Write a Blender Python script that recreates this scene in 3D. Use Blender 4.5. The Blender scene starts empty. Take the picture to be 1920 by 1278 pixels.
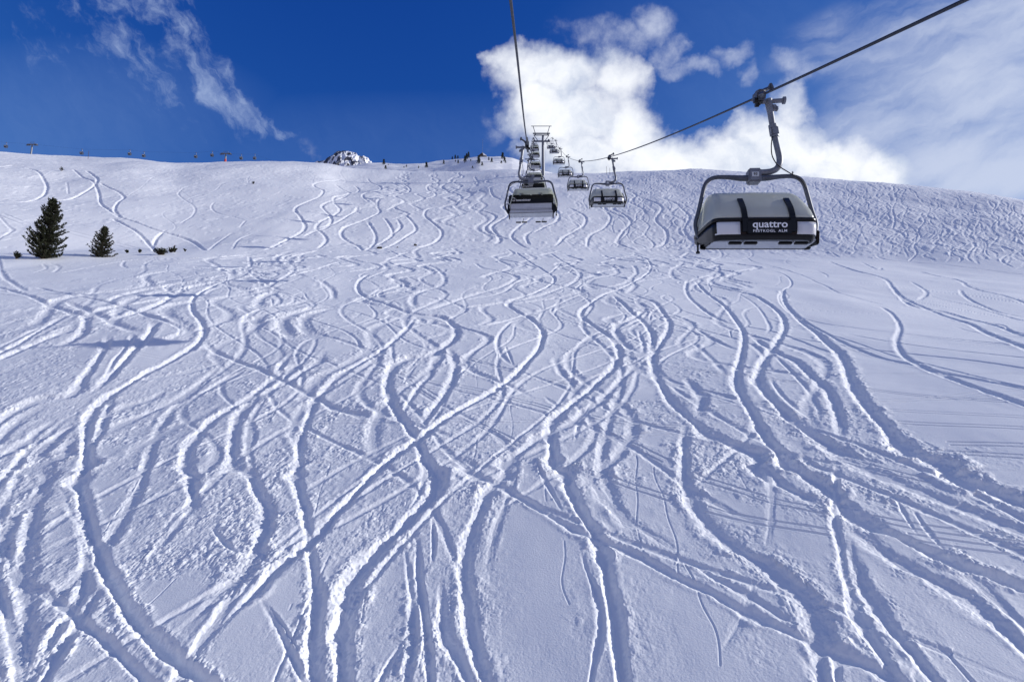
# look parameters
SUN_EL_DEG, SUN_A_DEG, SUN_E = 19.5, 6.0, 4.0
SKY_STRENGTH, EXPOSURE, REST_AMT = .1, 0.15, .72
SKY_CURVE = ((.27, 2.4), (.52, 1.33), (1.72, .7))
CUMULUS = [(1040, 140, 140, 78, 0, .95), (970, 112, 70, 50, 0, .8), (1085, 215, 160, 95), (1010, 195, 85, 75), (1165, 150, 80, 75, 0, .8), (1180, 240, 95, 105), (1110, 290, 150, 70),
           (1265, 300, 190, 62), (1390, 300, 165, 70), (1490, 220, 55, 80, 0, .8), (1455, 275, 125, 80), (1560, 305, 125, 65), (1640, 322, 72, 55), (1300, 330, 340, 50)]
SHREDS = [(1130, 60, 120, 50, 10, .8), (1220, 40, 50, 60, 25, .8), (1255, 95, 45, 50, 40, .8), (1300, 132, 75, 30, 15, .85), (1368, 110, 60, 32, -20, .85), (1398, 145, 22, 55, 0, .75), (1490, 130, 60, 40, 30, .6),
          (915, 225, 30, 30, 0, .3), (930, 265, 30, 40, 0, .35), (580, 288, 50, 26, 35, .42)]
WISPS = [(290, 0, 110, 110, 52, .75), (345, 75, 120, 62, 56, .85), (395, 145, 110, 52, 55, .95), (445, 200, 95, 44, 45, .95), (495, 232, 80, 30, 20, .85), (540, 240, 45, 18, 30, .7),
         (170, 10, 170, 95, 40, .62), (235, 85, 150, 80, 48, .62), (300, 165, 120, 62, 50, .55), (345, 215, 90, 45, 45, .42), (90, 80, 180, 110, 40, .42), (230, 0, 230, 90, 0, .55)]
VEIL = [(1900, 120, 440, 220, -20), (1800, 300, 330, 120, -10, 1.15), (1650, 60, 280, 100, -20, .55), (1700, 230, 260, 110, -20, .85), (1870, 330, 260, 90, 0, 1.3)]
HAZES = [(120, 220, 420, 170, 0, .9), (800, 280, 700, 120, 0, .5), (1500, 60, 500, 160, 0, .5), (1600, 200, 500, 200, 0, 1.0)]
C_SLOPE = (.095, -.024)
YRIDGE = [200, 200, 215, 250, 228, 212, 182, 145, 125]
ROW_STEP, COL_STEP = 0.9, 1.35
N_BANK = 260
DEPTH_K, LUMP_K = .68, 1.0
import bpy, bmesh, math, random
import numpy as np
from mathutils import Vector, Matrix

random.seed(7)
RNG = np.random.default_rng(11)
SC = bpy.context.scene
COL = SC.collection
R = math.radians

# ------------------------------------------------------------------ camera
F, PITCH = 1067.0, R(8.0)
CP, SP = math.cos(PITCH), math.sin(PITCH)
cam_d = bpy.data.cameras.new('camera')
cam_d.sensor_width = 36.0
cam_d.lens = 36.0 * F / 1920.0
cam_d.clip_start = 0.1
cam_d.clip_end = 6000
cam = bpy.data.objects.new('camera', cam_d)
COL.objects.link(cam)
cam.location = (0, 0, 0)
cam.rotation_euler = (R(90) + PITCH, 0, 0)
SC.camera = cam

def ray(px, py):
    """photograph pixel -> (x/y, z/y) of the world ray through it"""
    dx = (np.asarray(px, float) - 960.0) / F
    dy = (639.0 - np.asarray(py, float)) / F
    Y = CP - dy * SP
    return dx / Y, (SP + dy * CP) / Y

def project(x, y, z):
    zc = y * CP + z * SP
    return 960 + F * x / zc, 639 - F * (z * CP - y * SP) / zc

# ------------------------------------------------------------------ object helpers
def tag(o, label=None, cat=None, group=None, kind=None):
    if label: o['label'] = label
    if cat: o['category'] = cat
    if group: o['group'] = group
    if kind: o['kind'] = kind
    return o

def empty(name, loc=(0, 0, 0), rot=(0, 0, 0)):
    o = bpy.data.objects.new(name, None)
    COL.objects.link(o)
    o.location = loc
    o.rotation_euler = rot
    o.empty_display_size = 0.3
    return o

class MB:
    """collects shapes and links them as one mesh object"""
    def __init__(self):
        self.v, self.f = [], []
    def add(self, vs, fs):
        n = len(self.v)
        self.v += [tuple(p) for p in vs]
        self.f += [tuple(i + n for i in f) for f in fs]
        return self
    def box(self, c, s, m=None, bev=0.0):
        bm = bmesh.new()
        bmesh.ops.create_cube(bm, size=1.0)
        for v in bm.verts:
            v.co = Vector((v.co.x * s[0], v.co.y * s[1], v.co.z * s[2]))
        if bev > 0:
            bmesh.ops.bevel(bm, geom=list(bm.edges), offset=bev, segments=2, affect='EDGES')
        M = m if m is not None else Matrix.Identity(3)
        c = Vector(c)
        bm.verts.index_update()
        self.add([M @ v.co + c for v in bm.verts], [[v.index for v in f.verts] for f in bm.faces])
        bm.free()
        return self
    def tube(self, pts, r, n=10, caps=True, smooth=0):
        pts = [Vector(p) for p in pts]
        rs = list(r) if hasattr(r, '__len__') else [r] * len(pts)
        if smooth:
            pts, rs = spline(pts, rs, smooth)
        up = None
        rings = []
        for i, p in enumerate(pts):
            a = pts[max(i - 1, 0)]; b = pts[min(i + 1, len(pts) - 1)]
            d = (b - a).normalized()
            if up is None:
                up = Vector((0, 0, 1)) if abs(d.z) < .9 else Vector((1, 0, 0))
            sx = d.cross(up).normalized()
            up = sx.cross(d).normalized()
            rings.append([p + (sx * math.cos(2 * math.pi * k / n) + up * math.sin(2 * math.pi * k / n)) * rs[i] for k in range(n)])
        vs = [q for ring in rings for q in ring]
        fs = []
        for i in range(len(pts) - 1):
            for k in range(n):
                k2 = (k + 1) % n
                fs.append((i * n + k, i * n + k2, (i + 1) * n + k2, (i + 1) * n + k))
        if caps:
            fs.append(tuple(reversed(range(n))))
            fs.append(tuple(range((len(pts) - 1) * n, len(pts) * n)))
        return self.add(vs, fs)
    def build(self, name, mat, parent=None, smooth=True, loc=None):
        me = bpy.data.meshes.new(name)
        me.from_pydata(self.v, [], self.f)
        me.update()
        bm = bmesh.new(); bm.from_mesh(me)
        bmesh.ops.recalc_face_normals(bm, faces=list(bm.faces))
        bm.to_mesh(me); bm.free()
        if smooth:
            me.polygons.foreach_set('use_smooth', [True] * len(me.polygons))
            try:
                me.set_sharp_from_angle(angle=R(35))
            except Exception:
                pass
        me.materials.append(mat)
        o = bpy.data.objects.new(name, me)
        COL.objects.link(o)
        if parent: o.parent = parent
        if loc: o.location = loc
        return o

def spline(pts, rs, k):
    out, ro = [], []
    n = len(pts)
    for i in range(n - 1):
        p0, p1, p2, p3 = pts[max(i - 1, 0)], pts[i], pts[i + 1], pts[min(i + 2, n - 1)]
        for j in range(k):
            t = j / k
            out.append(0.5 * ((2 * p1) + (p2 - p0) * t + (2 * p0 - 5 * p1 + 4 * p2 - p3) * t * t + (3 * p1 - p0 - 3 * p2 + p3) * t ** 3))
            ro.append(rs[i] * (1 - t) + rs[i + 1] * t)
    out.append(pts[-1]); ro.append(rs[-1])
    return out, ro

def text_mesh(name, body, size, mat, parent, loc, rot, extrude=0.003, offset=0.0, sx=1.0, space=1.0):
    cu = bpy.data.curves.new(name, 'FONT')
    cu.body = body; cu.space_character = space; cu.size = size; cu.extrude = extrude; cu.offset = offset
    cu.align_x = 'CENTER'; cu.align_y = 'CENTER'; cu.resolution_u = 4
    tmp = bpy.data.objects.new(name + '_curve', cu)
    COL.objects.link(tmp)
    bpy.context.view_layer.update()
    dg = bpy.context.evaluated_depsgraph_get()
    me = bpy.data.meshes.new_from_object(tmp.evaluated_get(dg))
    bpy.data.objects.remove(tmp); bpy.data.curves.remove(cu)
    me.name = name
    me.materials.clear(); me.materials.append(mat)
    o = bpy.data.objects.new(name, me)
    COL.objects.link(o)
    o.parent = parent; o.location = loc; o.rotation_euler = rot; o.scale = (sx, 1, 1)
    return o

def copy_tree(o, parent=None):
    c = o.copy(); COL.objects.link(c)
    if parent: c.parent = parent
    for ch in [k for k in COL.objects if k.parent == o]:
        copy_tree(ch, c)
    return c

# ------------------------------------------------------------------ materials
def mat(name, col, rough=0.5, metal=0.0, spec=0.5, noise=0.0, nscale=8.0, bump=0.0):
    m = bpy.data.materials.new(name); m.use_nodes = True
    nt = m.node_tree; b = nt.nodes['Principled BSDF']
    b.inputs['Roughness'].default_value = rough
    b.inputs['Metallic'].default_value = metal
    b.inputs['Specular IOR Level'].default_value = spec
    b.inputs['Base Color'].default_value = (*col, 1)
    if noise > 0 or bump > 0:
        tc = nt.nodes.new('ShaderNodeTexCoord')
        nz = nt.nodes.new('ShaderNodeTexNoise')
        nz.inputs['Scale'].default_value = nscale; nz.inputs['Detail'].default_value = 6
        nt.links.new(tc.outputs['Object'], nz.inputs['Vector'])
        if noise > 0:
            rp = nt.nodes.new('ShaderNodeValToRGB')
            rp.color_ramp.elements[0].position = .3; rp.color_ramp.elements[1].position = .7
            rp.color_ramp.elements[0].color = (*[c * (1 - noise) for c in col], 1)
            rp.color_ramp.elements[1].color = (*[min(1, c * (1 + noise)) for c in col], 1)
            nt.links.new(nz.outputs['Fac'], rp.inputs['Fac'])
            nt.links.new(rp.outputs['Color'], b.inputs['Base Color'])
        if bump > 0:
            bp = nt.nodes.new('ShaderNodeBump'); bp.inputs['Strength'].default_value = bump
            bp.inputs['Distance'].default_value = 0.02
            nt.links.new(nz.outputs['Fac'], bp.inputs['Height'])
            nt.links.new(bp.outputs['Normal'], b.inputs['Normal'])
    return m

M = {
    'dark_steel': mat('dark_steel', (.085, .095, .12), .45, .4, .5, .2, 9),
    'grey_steel': mat('grey_steel', (.19, .20, .225), .45, .4, .5, .2, 9),
    'galvanised': mat('galvanised_steel', (.19, .20, .225), .5, .5, .5, .2, 6),
    'rope': mat('cable_steel', (.035, .04, .055), .55, .5, .4, .3, 40, .3),
    'black': mat('black_plastic', (.006, .006, .007), .3, 0, .28, .3, 12),
    'rubber': mat('black_rubber', (.014, .014, .016), .7, 0, .3),
    'white': mat('white_lacquer', (.66, .67, .69), .22, 0, .6, .06, 3),
    'silver': mat('silver_panel', (.47, .49, .53), .45, .1, .5, .1, 4),
    'lettering': mat('white_lettering', (.86, .87, .88), .5),
    'plate': mat('number_plate', (.55, .58, .60), .4),
    'bark': mat('pine_bark', (.045, .035, .028), .9, 0, .2, .4, 14, .5),
    'needles': mat('pine_needles', (.022, .026, .012), .8, 0, .25, .45, 3),
    'needles_far': mat('far_pine_needles', (.035, .043, .032), .8, 0, .2, .4, 1.5),
    'rock': mat('dark_rock', (.055, .052, .05), .9, 0, .3, .5, 3, .6),
    'red': mat('red_paint', (.42, .035, .025), .5),
    'wood': mat('weathered_wood', (.09, .065, .05), .85, 0, .2, .4, 5),
    'cabin': mat('cabin_shell', (.03, .04, .07), .3, 0, .5),
    'roof_snow': mat('roof_snow', (.84, .86, .88), .6, 0, .3),
    'jacket': mat('dark_jacket', (.02, .022, .03), .8),
    'ski': mat('ski_topsheet', (.25, .04, .03), .4),
}

def bubble_material():
    m = bpy.data.materials.new('tinted_polycarbonate'); m.use_nodes = True
    nt = m.node_tree; b = nt.nodes['Principled BSDF']
    b.inputs['Base Color'].default_value = (.125, .135, .125, 1)
    b.inputs['Roughness'].default_value = .2
    b.inputs['Specular IOR Level'].default_value = .4
    tc = nt.nodes.new('ShaderNodeTexCoord')
    nz = nt.nodes.new('ShaderNodeTexNoise'); nz.inputs['Scale'].default_value = 2.5; nz.inputs['Detail'].default_value = 7
    nt.links.new(tc.outputs['Object'], nz.inputs['Vector'])
    rp = nt.nodes.new('ShaderNodeValToRGB')
    rp.color_ramp.elements[0].position = .35; rp.color_ramp.elements[1].position = .7
    rp.color_ramp.elements[0].color = (.69, .705, .645, 1); rp.color_ramp.elements[1].color = (.81, .82, .75, 1)
    nt.links.new(nz.outputs['Fac'], rp.inputs['Fac']); nt.links.new(rp.outputs['Color'], b.inputs['Base Color'])
    tr = nt.nodes.new('ShaderNodeBsdfTransparent'); tr.inputs['Color'].default_value = (.6, .63, .6, 1)
    tl = nt.nodes.new('ShaderNodeBsdfTranslucent'); tl.inputs['Color'].default_value = (.88, .9, .83, 1)
    m1 = nt.nodes.new('ShaderNodeMixShader'); m1.inputs[0].default_value = .40
    m2 = nt.nodes.new('ShaderNodeMixShader'); m2.inputs[0].default_value = .15
    nt.links.new(b.outputs[0], m1.inputs[1]); nt.links.new(tl.outputs[0], m1.inputs[2])
    nt.links.new(m1.outputs[0], m2.inputs[1]); nt.links.new(tr.outputs[0], m2.inputs[2])
    nt.links.new(m2.outputs[0], nt.nodes['Material Output'].inputs['Surface'])
    return m
M['bubble'] = bubble_material()

def snow_material(rocky=False):
    m = bpy.data.materials.new('rocky_snow' if rocky else 'packed_snow'); m.use_nodes = True
    nt = m.node_tree; b = nt.nodes['Principled BSDF']
    b.inputs['Base Color'].default_value = (.86, .87, .885, 1)
    b.inputs['Roughness'].default_value = .55
    b.inputs['Specular IOR Level'].default_value = .35
    geo = nt.nodes.new('ShaderNodeNewGeometry')
    if not rocky:
        prev = None
        for sc, dist, st in ((26., .012, .55), (95., .004, .5)):
            nz = nt.nodes.new('ShaderNodeTexNoise'); nz.inputs['Scale'].default_value = sc; nz.inputs['Detail'].default_value = 4
            nt.links.new(geo.outputs['Position'], nz.inputs['Vector'])
            bp = nt.nodes.new('ShaderNodeBump'); bp.inputs['Strength'].default_value = st; bp.inputs['Distance'].default_value = dist
            nt.links.new(nz.outputs['Fac'], bp.inputs['Height'])
            if prev: nt.links.new(prev.outputs['Normal'], bp.inputs['Normal'])
            prev = bp
        nt.links.new(prev.outputs['Normal'], b.inputs['Normal'])
    else:
        at = nt.nodes.new('ShaderNodeAttribute'); at.attribute_name = 'rock'
        mx = nt.nodes.new('ShaderNodeMix'); mx.data_type = 'RGBA'
        mx.inputs['A'].default_value = (.86, .87, .885, 1); mx.inputs['B'].default_value = (.06, .06, .065, 1)
        nt.links.new(at.outputs['Fac'], mx.inputs['Factor']); nt.links.new(mx.outputs['Result'], b.inputs['Base Color'])
    return m
M['snow'] = snow_material()
M['rocky_snow'] = snow_material(True)
# ------------------------------------------------------------------ sun and sky
SUN_EL, SUN_AZ = R(SUN_EL_DEG), R(90 - SUN_A_DEG)      # azimuth clockwise from +Y
sd = Vector((math.sin(SUN_AZ) * math.cos(SUN_EL), math.cos(SUN_AZ) * math.cos(SUN_EL), math.sin(SUN_EL)))
sl = bpy.data.lights.new('sun', 'SUN'); sl.energy = SUN_E; sl.angle = R(.5); sl.color = (1.0, .97, .915)
so = bpy.data.objects.new('sun', sl); COL.objects.link(so)
so.rotation_euler = sd.to_track_quat('Z', 'Y').to_euler()
so.location = (60, 0, 60)

W = bpy.data.worlds.new('World'); SC.world = W; W.use_nodes = True
nt = W.node_tree; N = nt.nodes; L = nt.links
bg = N['Background']
sky = N.new('ShaderNodeTexSky'); sky.sky_type = 'NISHITA'; sky.sun_disc = False
sky.sun_elevation = SUN_EL; sky.sun_rotation = SUN_AZ
sky.altitude = 2500; sky.air_density = 1.0; sky.dust_density = .2; sky.ozone_density = 2.0

def vm(op, a, b=None):
    n = N.new('ShaderNodeVectorMath'); n.operation = op
    for i, s in enumerate((a, b)):
        if s is None: continue
        if hasattr(s, 'is_linked'): L.new(s, n.inputs[i])
        else: n.inputs[i].default_value = s
    return n.outputs['Value'] if op in ('DOT_PRODUCT', 'LENGTH') else n.outputs['Vector']
def mt(op, a, b=None, c=None, clamp=False):
    n = N.new('ShaderNodeMath'); n.operation = op; n.use_clamp = clamp
    for i, s in enumerate((a, b, c)):
        if s is None: continue
        if hasattr(s, 'is_linked'): L.new(s, n.inputs[i])
        else: n.inputs[i].default_value = s
    return n.outputs[0]
def noise(v, sc, det=6, rough=.55, dist=0.0, out='Fac'):
    n = N.new('ShaderNodeTexNoise'); n.inputs['Scale'].default_value = sc; n.inputs['Detail'].default_value = det
    n.inputs['Roughness'].default_value = rough; n.inputs['Distortion'].default_value = dist
    L.new(v, n.inputs['Vector']); return n.outputs[out]
def sstep(x, a, b):
    n = N.new('ShaderNodeMapRange'); n.interpolation_type = 'SMOOTHSTEP'
    L.new(x, n.inputs['Value']); n.inputs['From Min'].default_value = a; n.inputs['From Max'].default_value = b
    return n.outputs['Result']
def mixc(f, a, b):
    n = N.new('ShaderNodeMix'); n.data_type = 'RGBA'
    L.new(f, n.inputs['Factor'])
    for k, s in (('A', a), ('B', b)):
        if hasattr(s, 'is_linked'): L.new(s, n.inputs[k])
        else: n.inputs[k].default_value = (*s, 1)
    return n.outputs['Result']

tc = N.new('ShaderNodeTexCoord'); D = tc.outputs['Generated']
sep = N.new('ShaderNodeSeparateXYZ'); L.new(D, sep.inputs[0])
yy = mt('MAXIMUM', sep.outputs['Y'], .05)
front = sstep(sep.outputs['Y'], .15, .3)
cmb = N.new('ShaderNodeCombineXYZ')
L.new(mt('DIVIDE', sep.outputs['X'], yy), cmb.inputs['X']); L.new(mt('DIVIDE', sep.outputs['Z'], yy), cmb.inputs['Y'])
UV = cmb.outputs[0]                                     # compass-plane position of a sky direction
warp = noise(D, 5.0, 5, .6, out='Color')
warp2 = noise(D, 16.0, 5, .6, out='Color')
wv = vm('ADD', vm('MULTIPLY', vm('SUBTRACT', warp, (.5, .5, .5)), (.09, .09, 0)),
        vm('MULTIPLY', vm('SUBTRACT', warp2, (.5, .5, .5)), (.075, .075, 0)))
PW = vm('ADD', UV, wv)

def blobs(vec, lst, gain=1.0):
    acc = None
    for b_ in lst:
        cx, cy, rx, ry = b_[:4]; rot = b_[4] if len(b_) > 4 else 0; amp = b_[5] if len(b_) > 5 else 1.0
        t, e = ray(cx, cy); k = 1 / (F * .93)
        mp = N.new('ShaderNodeMapping'); mp.vector_type = 'TEXTURE'
        mp.inputs['Location'].default_value = (float(t), float(e), 0)
        mp.inputs['Rotation'].default_value = (0, 0, R(-rot))
        mp.inputs['Scale'].default_value = (rx * k, ry * k, 1)
        L.new(vec, mp.inputs['Vector'])
        d = vm('DOT_PRODUCT', mp.outputs[0], mp.outputs[0])
        q = mt('SUBTRACT', 1.0, d, clamp=True)
        if amp != 1.0: q = mt('MULTIPLY', q, amp)
        acc = q if acc is None else mt('MAXIMUM', acc, q)
    return acc

fine = noise(D, 13.0, 9, .62)
fine2 = noise(D, 42.0, 7, .6)
det = mt('ADD', mt('MULTIPLY', mt('SUBTRACT', fine, .5), 1.7), mt('MULTIPLY', mt('SUBTRACT', fine2, .5), .45))
# big cumulus bank rising behind the right ridge
cum = blobs(PW, CUMULUS)
cumd = sstep(mt('ADD', cum, mt('MULTIPLY', det, mt('ADD', .30, mt('MULTIPLY', mt('SUBTRACT', 1.0, cum), .80)))), -.05, 1.05)
cumd = mt('MULTIPLY', cumd, sstep(cum, .0, .14))
# torn shreds
wsp = blobs(PW, SHREDS)
wspd = mt('MULTIPLY', sstep(mt('ADD', mt('MULTIPLY', wsp, .8), mt('MULTIPLY', det, 1.0)), .12, 1.25), .82)
wspd = mt('MULTIPLY', wspd, sstep(wsp, .0, .3))
# fibrous wisps at the left, combed along their fall direction
st = N.new('ShaderNodeMapping'); st.vector_type = 'TEXTURE'
st.inputs['Rotation'].default_value = (0, 0, R(-52)); st.inputs['Scale'].default_value = (.5, .2, 1)
L.new(PW, st.inputs['Vector'])
fib = noise(st.outputs[0], 7.0, 8, .62)
ws2 = blobs(PW, WISPS)
ws2d = mt('MULTIPLY', sstep(mt('ADD', mt('MULTIPLY', ws2, .78), mt('ADD', mt('MULTIPLY', mt('SUBTRACT', fib, .5), 1.5), mt('MULTIPLY', det, .3))), .28, 1.15), .72)
ws2d = mt('MULTIPLY', ws2d, sstep(ws2, .0, .45))
# veil of cirrus at the right
st2 = N.new('ShaderNodeMapping'); st2.vector_type = 'TEXTURE'
st2.inputs['Rotation'].default_value = (0, 0, R(24)); st2.inputs['Scale'].default_value = (.75, .22, 1)
L.new(PW, st2.inputs['Vector'])
fib2 = noise(st2.outputs[0], 3.4, 9, .56)
vei = blobs(UV, VEIL)
veid = mt('MULTIPLY', sstep(mt('ADD', mt('MULTIPLY', vei, 1.05), mt('MULTIPLY', mt('SUBTRACT', fib2, .5), 1.5)), .02, 1.35), .84)
veid = mt('MULTIPLY', veid, sstep(vei, .0, .4))
haz = mt('MULTIPLY', mt('ADD', blobs(UV, HAZES), 0.0), mt('ADD', .35, mt('MULTIPLY', fib, .6)))
# unseen broken cloud added behind the camera for brighter, less blue fill light
rest = mt('MULTIPLY', sstep(noise(D, 2.4, 7, .6), .42, .72), mt('SUBTRACT', 1.0, front))

# deep high-altitude blue: contrast of the clear sky per colour channel
sc_ = N.new('ShaderNodeSeparateColor'); L.new(sky.outputs[0], sc_.inputs[0])
cb_ = N.new('ShaderNodeCombineColor')
for ch_, (k_, g_) in zip(('Red', 'Green', 'Blue'), SKY_CURVE):
    L.new(mt('MINIMUM', mt('MULTIPLY', mt('POWER', mt('MAXIMUM', sc_.outputs[ch_], 0.0), g_), k_), 9.0), cb_.inputs[ch_])
base = cb_.outputs[0]
K = 1.0 / SKY_STRENGTH
def cc(r, g, b): return (r * K, g * K, b * K)
c1 = mixc(mt('MULTIPLY', haz, .55), base, cc(.12, .22, .50))
c2 = mixc(veid, c1, cc(.58, .64, .79))
c3 = mixc(mt('MULTIPLY', ws2d, front), c2, cc(.42, .52, .74))
c4 = mixc(mt('MULTIPLY', wspd, front), c3, cc(.66, .71, .84))
shade = sstep(mt('ADD', mt('MULTIPLY', noise(PW, 5.2, 8, .6), 1.0), mt('MULTIPLY', cum, .10)), .38, .66)
cumc = mixc(shade, cc(.55, .62, .76), cc(.93, .95, .985))
c5 = mixc(mt('MULTIPLY', cumd, front), c4, cumc)
c6 = mixc(mt('MULTIPLY', rest, REST_AMT), c5, cc(.585, .655, .71))
L.new(c6, bg.inputs['Color'])
bg.inputs['Strength'].default_value = SKY_STRENGTH
W.cycles.sampling_method = 'MANUAL'; W.cycles.sample_map_resolution = 1024

SC.view_settings.view_transform = 'Standard'; SC.view_settings.look = 'None'
SC.view_settings.exposure = EXPOSURE; SC.view_settings.gamma = 1
SC.cycles.max_bounces = 5; SC.cycles.diffuse_bounces = 3; SC.cycles.transparent_max_bounces = 8
SC.cycles.use_denoising = True
# ------------------------------------------------------------------ the snow slope
H, S1 = 8.0, .373
def pl(pts):
    a = np.array(pts, float); t, e = ray(a[:, 0], a[:, 1])
    return t, e
SKYLINE = pl([(-400, 262), (-150, 276), (0, 285), (60, 289), (110, 293), (150, 296), (195, 298), (240, 299), (275, 301), (310, 306), (335, 308), (370, 306), (430, 302), (480, 300), (520, 300),
              (570, 301), (605, 304), (640, 315), (665, 319), (760, 321), (900, 320), (955, 317), (1000, 318), (1018, 320), (1040, 323), (1070, 321),
              (1120, 323), (1180, 322), (1240, 321), (1300, 322), (1400, 325), (1500, 331), (1600, 338), (1700, 346), (1800, 356), (1920, 371), (2150, 405), (2400, 440)])
BREAK = pl([(-400, 500), (0, 487), (60, 485), (200, 480), (480, 473), (640, 471), (820, 471), (1000, 473), (1300, 478), (1500, 487), (1700, 497), (1920, 512), (2400, 540)])
_tt = np.linspace(-1.5, 1.5, 3001)
def soften(ts, es, sig):
    v = np.interp(_tt, ts, es); n = int(sig / .001 * 3); k = np.exp(-.5 * (np.arange(-n, n + 1) * .001 / sig) ** 2); k /= k.sum()
    return np.convolve(np.pad(v, n, mode='edge'), k, 'valid')
_SK = soften(*SKYLINE, .016); _BK = soften(*BREAK, .03)
_YR = soften([-1.3, -.9, -.5, -.25, .05, .3, .6, .95, 1.3], YRIDGE, .09)
def sky_e(t): return np.interp(t, _tt, _SK)
def brk_e(t): return np.interp(t, _tt, _BK)
C_NEAR, C_FAR = C_SLOPE
def cross(y):
    w = np.clip((y - 7) / 42, 0, 1); w = w * w * (3 - 2 * w)
    return C_NEAR + (C_FAR - C_NEAR) * w
def y_break(t): return H / (S1 + C_FAR * t - brk_e(t))
def y_ridge(t): return np.interp(t, _tt, _YR)

PERM = RNG.permutation(4096)
LAT = RNG.random(4096) * 2 - 1
def vnoise(x, y, seed=0):
    xf = np.floor(x); yf = np.floor(y)
    u = x - xf; v = y - yf
    ix = xf.astype(np.int64) + seed * 131; iy = yf.astype(np.int64) + seed * 57
    u = u * u * u * (u * (u * 6 - 15) + 10); v = v * v * v * (v * (v * 6 - 15) + 10)
    a0 = PERM[ix & 4095]; a1 = PERM[(ix + 1) & 4095]
    n00 = LAT[(a0 + iy) & 4095]; n01 = LAT[(a0 + iy + 1) & 4095]
    n10 = LAT[(a1 + iy) & 4095]; n11 = LAT[(a1 + iy + 1) & 4095]
    return (n00 * (1 - u) + n10 * u) * (1 - v) + (n01 * (1 - u) + n11 * u) * v
# the integer lattice is decorrelated by hashing x twice
def fbm(x, y, octs, seed=0, lac=2.03, gain=.5):
    s = 0; a = 1
    for k in range(octs):
        s = s + a * vnoise(x * lac ** k + 17.3 * k, y * lac ** k - 9.1 * k, seed + k); a *= gain
    return s

def smooth01(x): x = np.clip(x, 0, 1); return x * x * (3 - 2 * x)

def z_base(x, y):
    """smooth ground height"""
    x = np.asarray(x, float); y = np.asarray(y, float)
    plane = -H + S1 * y + cross(y) * x
    t = np.clip(x / np.maximum(y, 2.0), -1.3, 1.3)
    yb = y_break(t); yr = y_ridge(t); er = sky_e(t)
    zb = -H + S1 * yb + cross(yb) * t * yb
    avg = (er * yr - zb) / (yr - yb)
    m = (avg - .1 * er) / .9
    s = (y - yb) / (yr - yb)
    # height above the break: straight to s=.8, easing to the sight-line slope at s=1, then falling off
    h1 = m * (y - yb)
    L_ = yr - yb
    q = np.clip(s - .8, 0, .2)
    h2 = -(m - er) * q * q / .4 * L_
    over = np.maximum(y - yr, 0)
    left = smooth01((-.34 - t) / .1)
    end = er - (.10 - .082 * left)
    z2 = np.where(s <= 1, zb + h1 + h2, zb + avg * L_ + end * over - np.where(left > .5, 0, np.minimum(over, 60) ** 2 * .001))
    d = z2 - plane
    w = 1.3
    u = np.where(y > yb - 60, d, -60.0)
    soft = w * np.logaddexp(0, np.clip(u / w, -40, 40)) ; soft = np.where(u / w > 39, u, soft)
    dip = smooth01((-.42 - t) / .2) * 1.4 * np.exp(-((y - yb - 9) / 7) ** 2)
    return plane + soft - dip

YS = np.concatenate([np.linspace(3, 20, 120), np.geomspace(20.2, 420, 900)])
def ground_at(px, py):
    """world point of the ground seen at a pixel of the photograph"""
    t, e = ray(px, py); t = float(t); e = float(e)
    E = z_base(t * YS, YS) / YS
    k = np.argmax(E >= e)
    if E[k] < e:
        k = int(np.argmax(E)); y = YS[k]
    elif k == 0: y = YS[0]
    else: y = YS[k - 1] + (YS[k] - YS[k - 1]) * (e - E[k - 1]) / (E[k] - E[k - 1] + 1e-12)
    return t * y, float(y)

# ---- the sheet: rows along the fall line, columns fanning out so that cells grow with distance
tst = np.linspace(-.95, .95, 41)
yfine = np.concatenate([np.linspace(3, 12, 400)[:-1], np.geomspace(12, 330, 6000)])
dens = np.zeros(len(yfine))
for t in tst:
    zz = z_base(t * yfine, yfine); E = zz / yfine
    _, py = project(t * yfine, yfine, zz)
    g = np.abs(np.gradient(py, yfine))
    vis = E >= np.maximum.accumulate(E) - 1e-4
    g = np.where(vis, g, 0.12)
    dens = np.maximum(dens, np.minimum(g, 400))
dens = np.where(yfine < 9.5, np.minimum(dens, 70), dens)
cum_d = np.concatenate([[0], np.cumsum((dens[1:] + dens[:-1]) / 2 * np.diff(yfine))])
NR = int(cum_d[-1] / ROW_STEP)
rows = np.interp(np.linspace(0, cum_d[-1], NR), cum_d, yfine)
rows = np.concatenate([rows, np.geomspace(rows[-1] * 1.02, 560, 40)])
dt = COL_STEP / F / CP
tin = np.arange(-.97, .97, dt)
tl = -.97 - np.cumsum(np.geomspace(dt * 2, .03, 26)); trr = .97 + np.cumsum(np.geomspace(dt * 2, .03, 26))
cols = np.concatenate([tl[::-1], tin, trr])
NR, NC = len(rows), len(cols)
Yg = np.repeat(rows[:, None], NC, 1).astype(np.float64)
Xg = rows[:, None] * cols[None, :]
Zg = z_base(Xg, Yg)
print('terrain grid', NR, NC, NR * NC)

# gentle natural unevenness
dist = np.hypot(Xg, Yg)
und = .20 * fbm(Xg / 14, Yg / 17, 3, 3) + np.clip((dist - 60) / 120, 0, 1) * .9 * fbm(Xg / 34, Yg / 40, 3, 9)
yb_g = y_break(np.clip(cols, -1.3, 1.3))[None, :]
Zg += und * np.clip((np.abs(Yg - yb_g) + 4) / 12, .2, 1)

HD = np.zeros((NR, NC), np.float32)        # carved relief
RG = np.zeros((NR, NC), np.float32)        # how broken up the surface is
D_ = np.full((NR, NC), 1e9, np.float32); S_ = np.zeros((NR, NC), np.float32)
Wd = np.zeros((NR, NC), np.float32); Cv = np.zeros((NR, NC), np.float32); Ed = np.zeros((NR, NC), np.float32)

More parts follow.
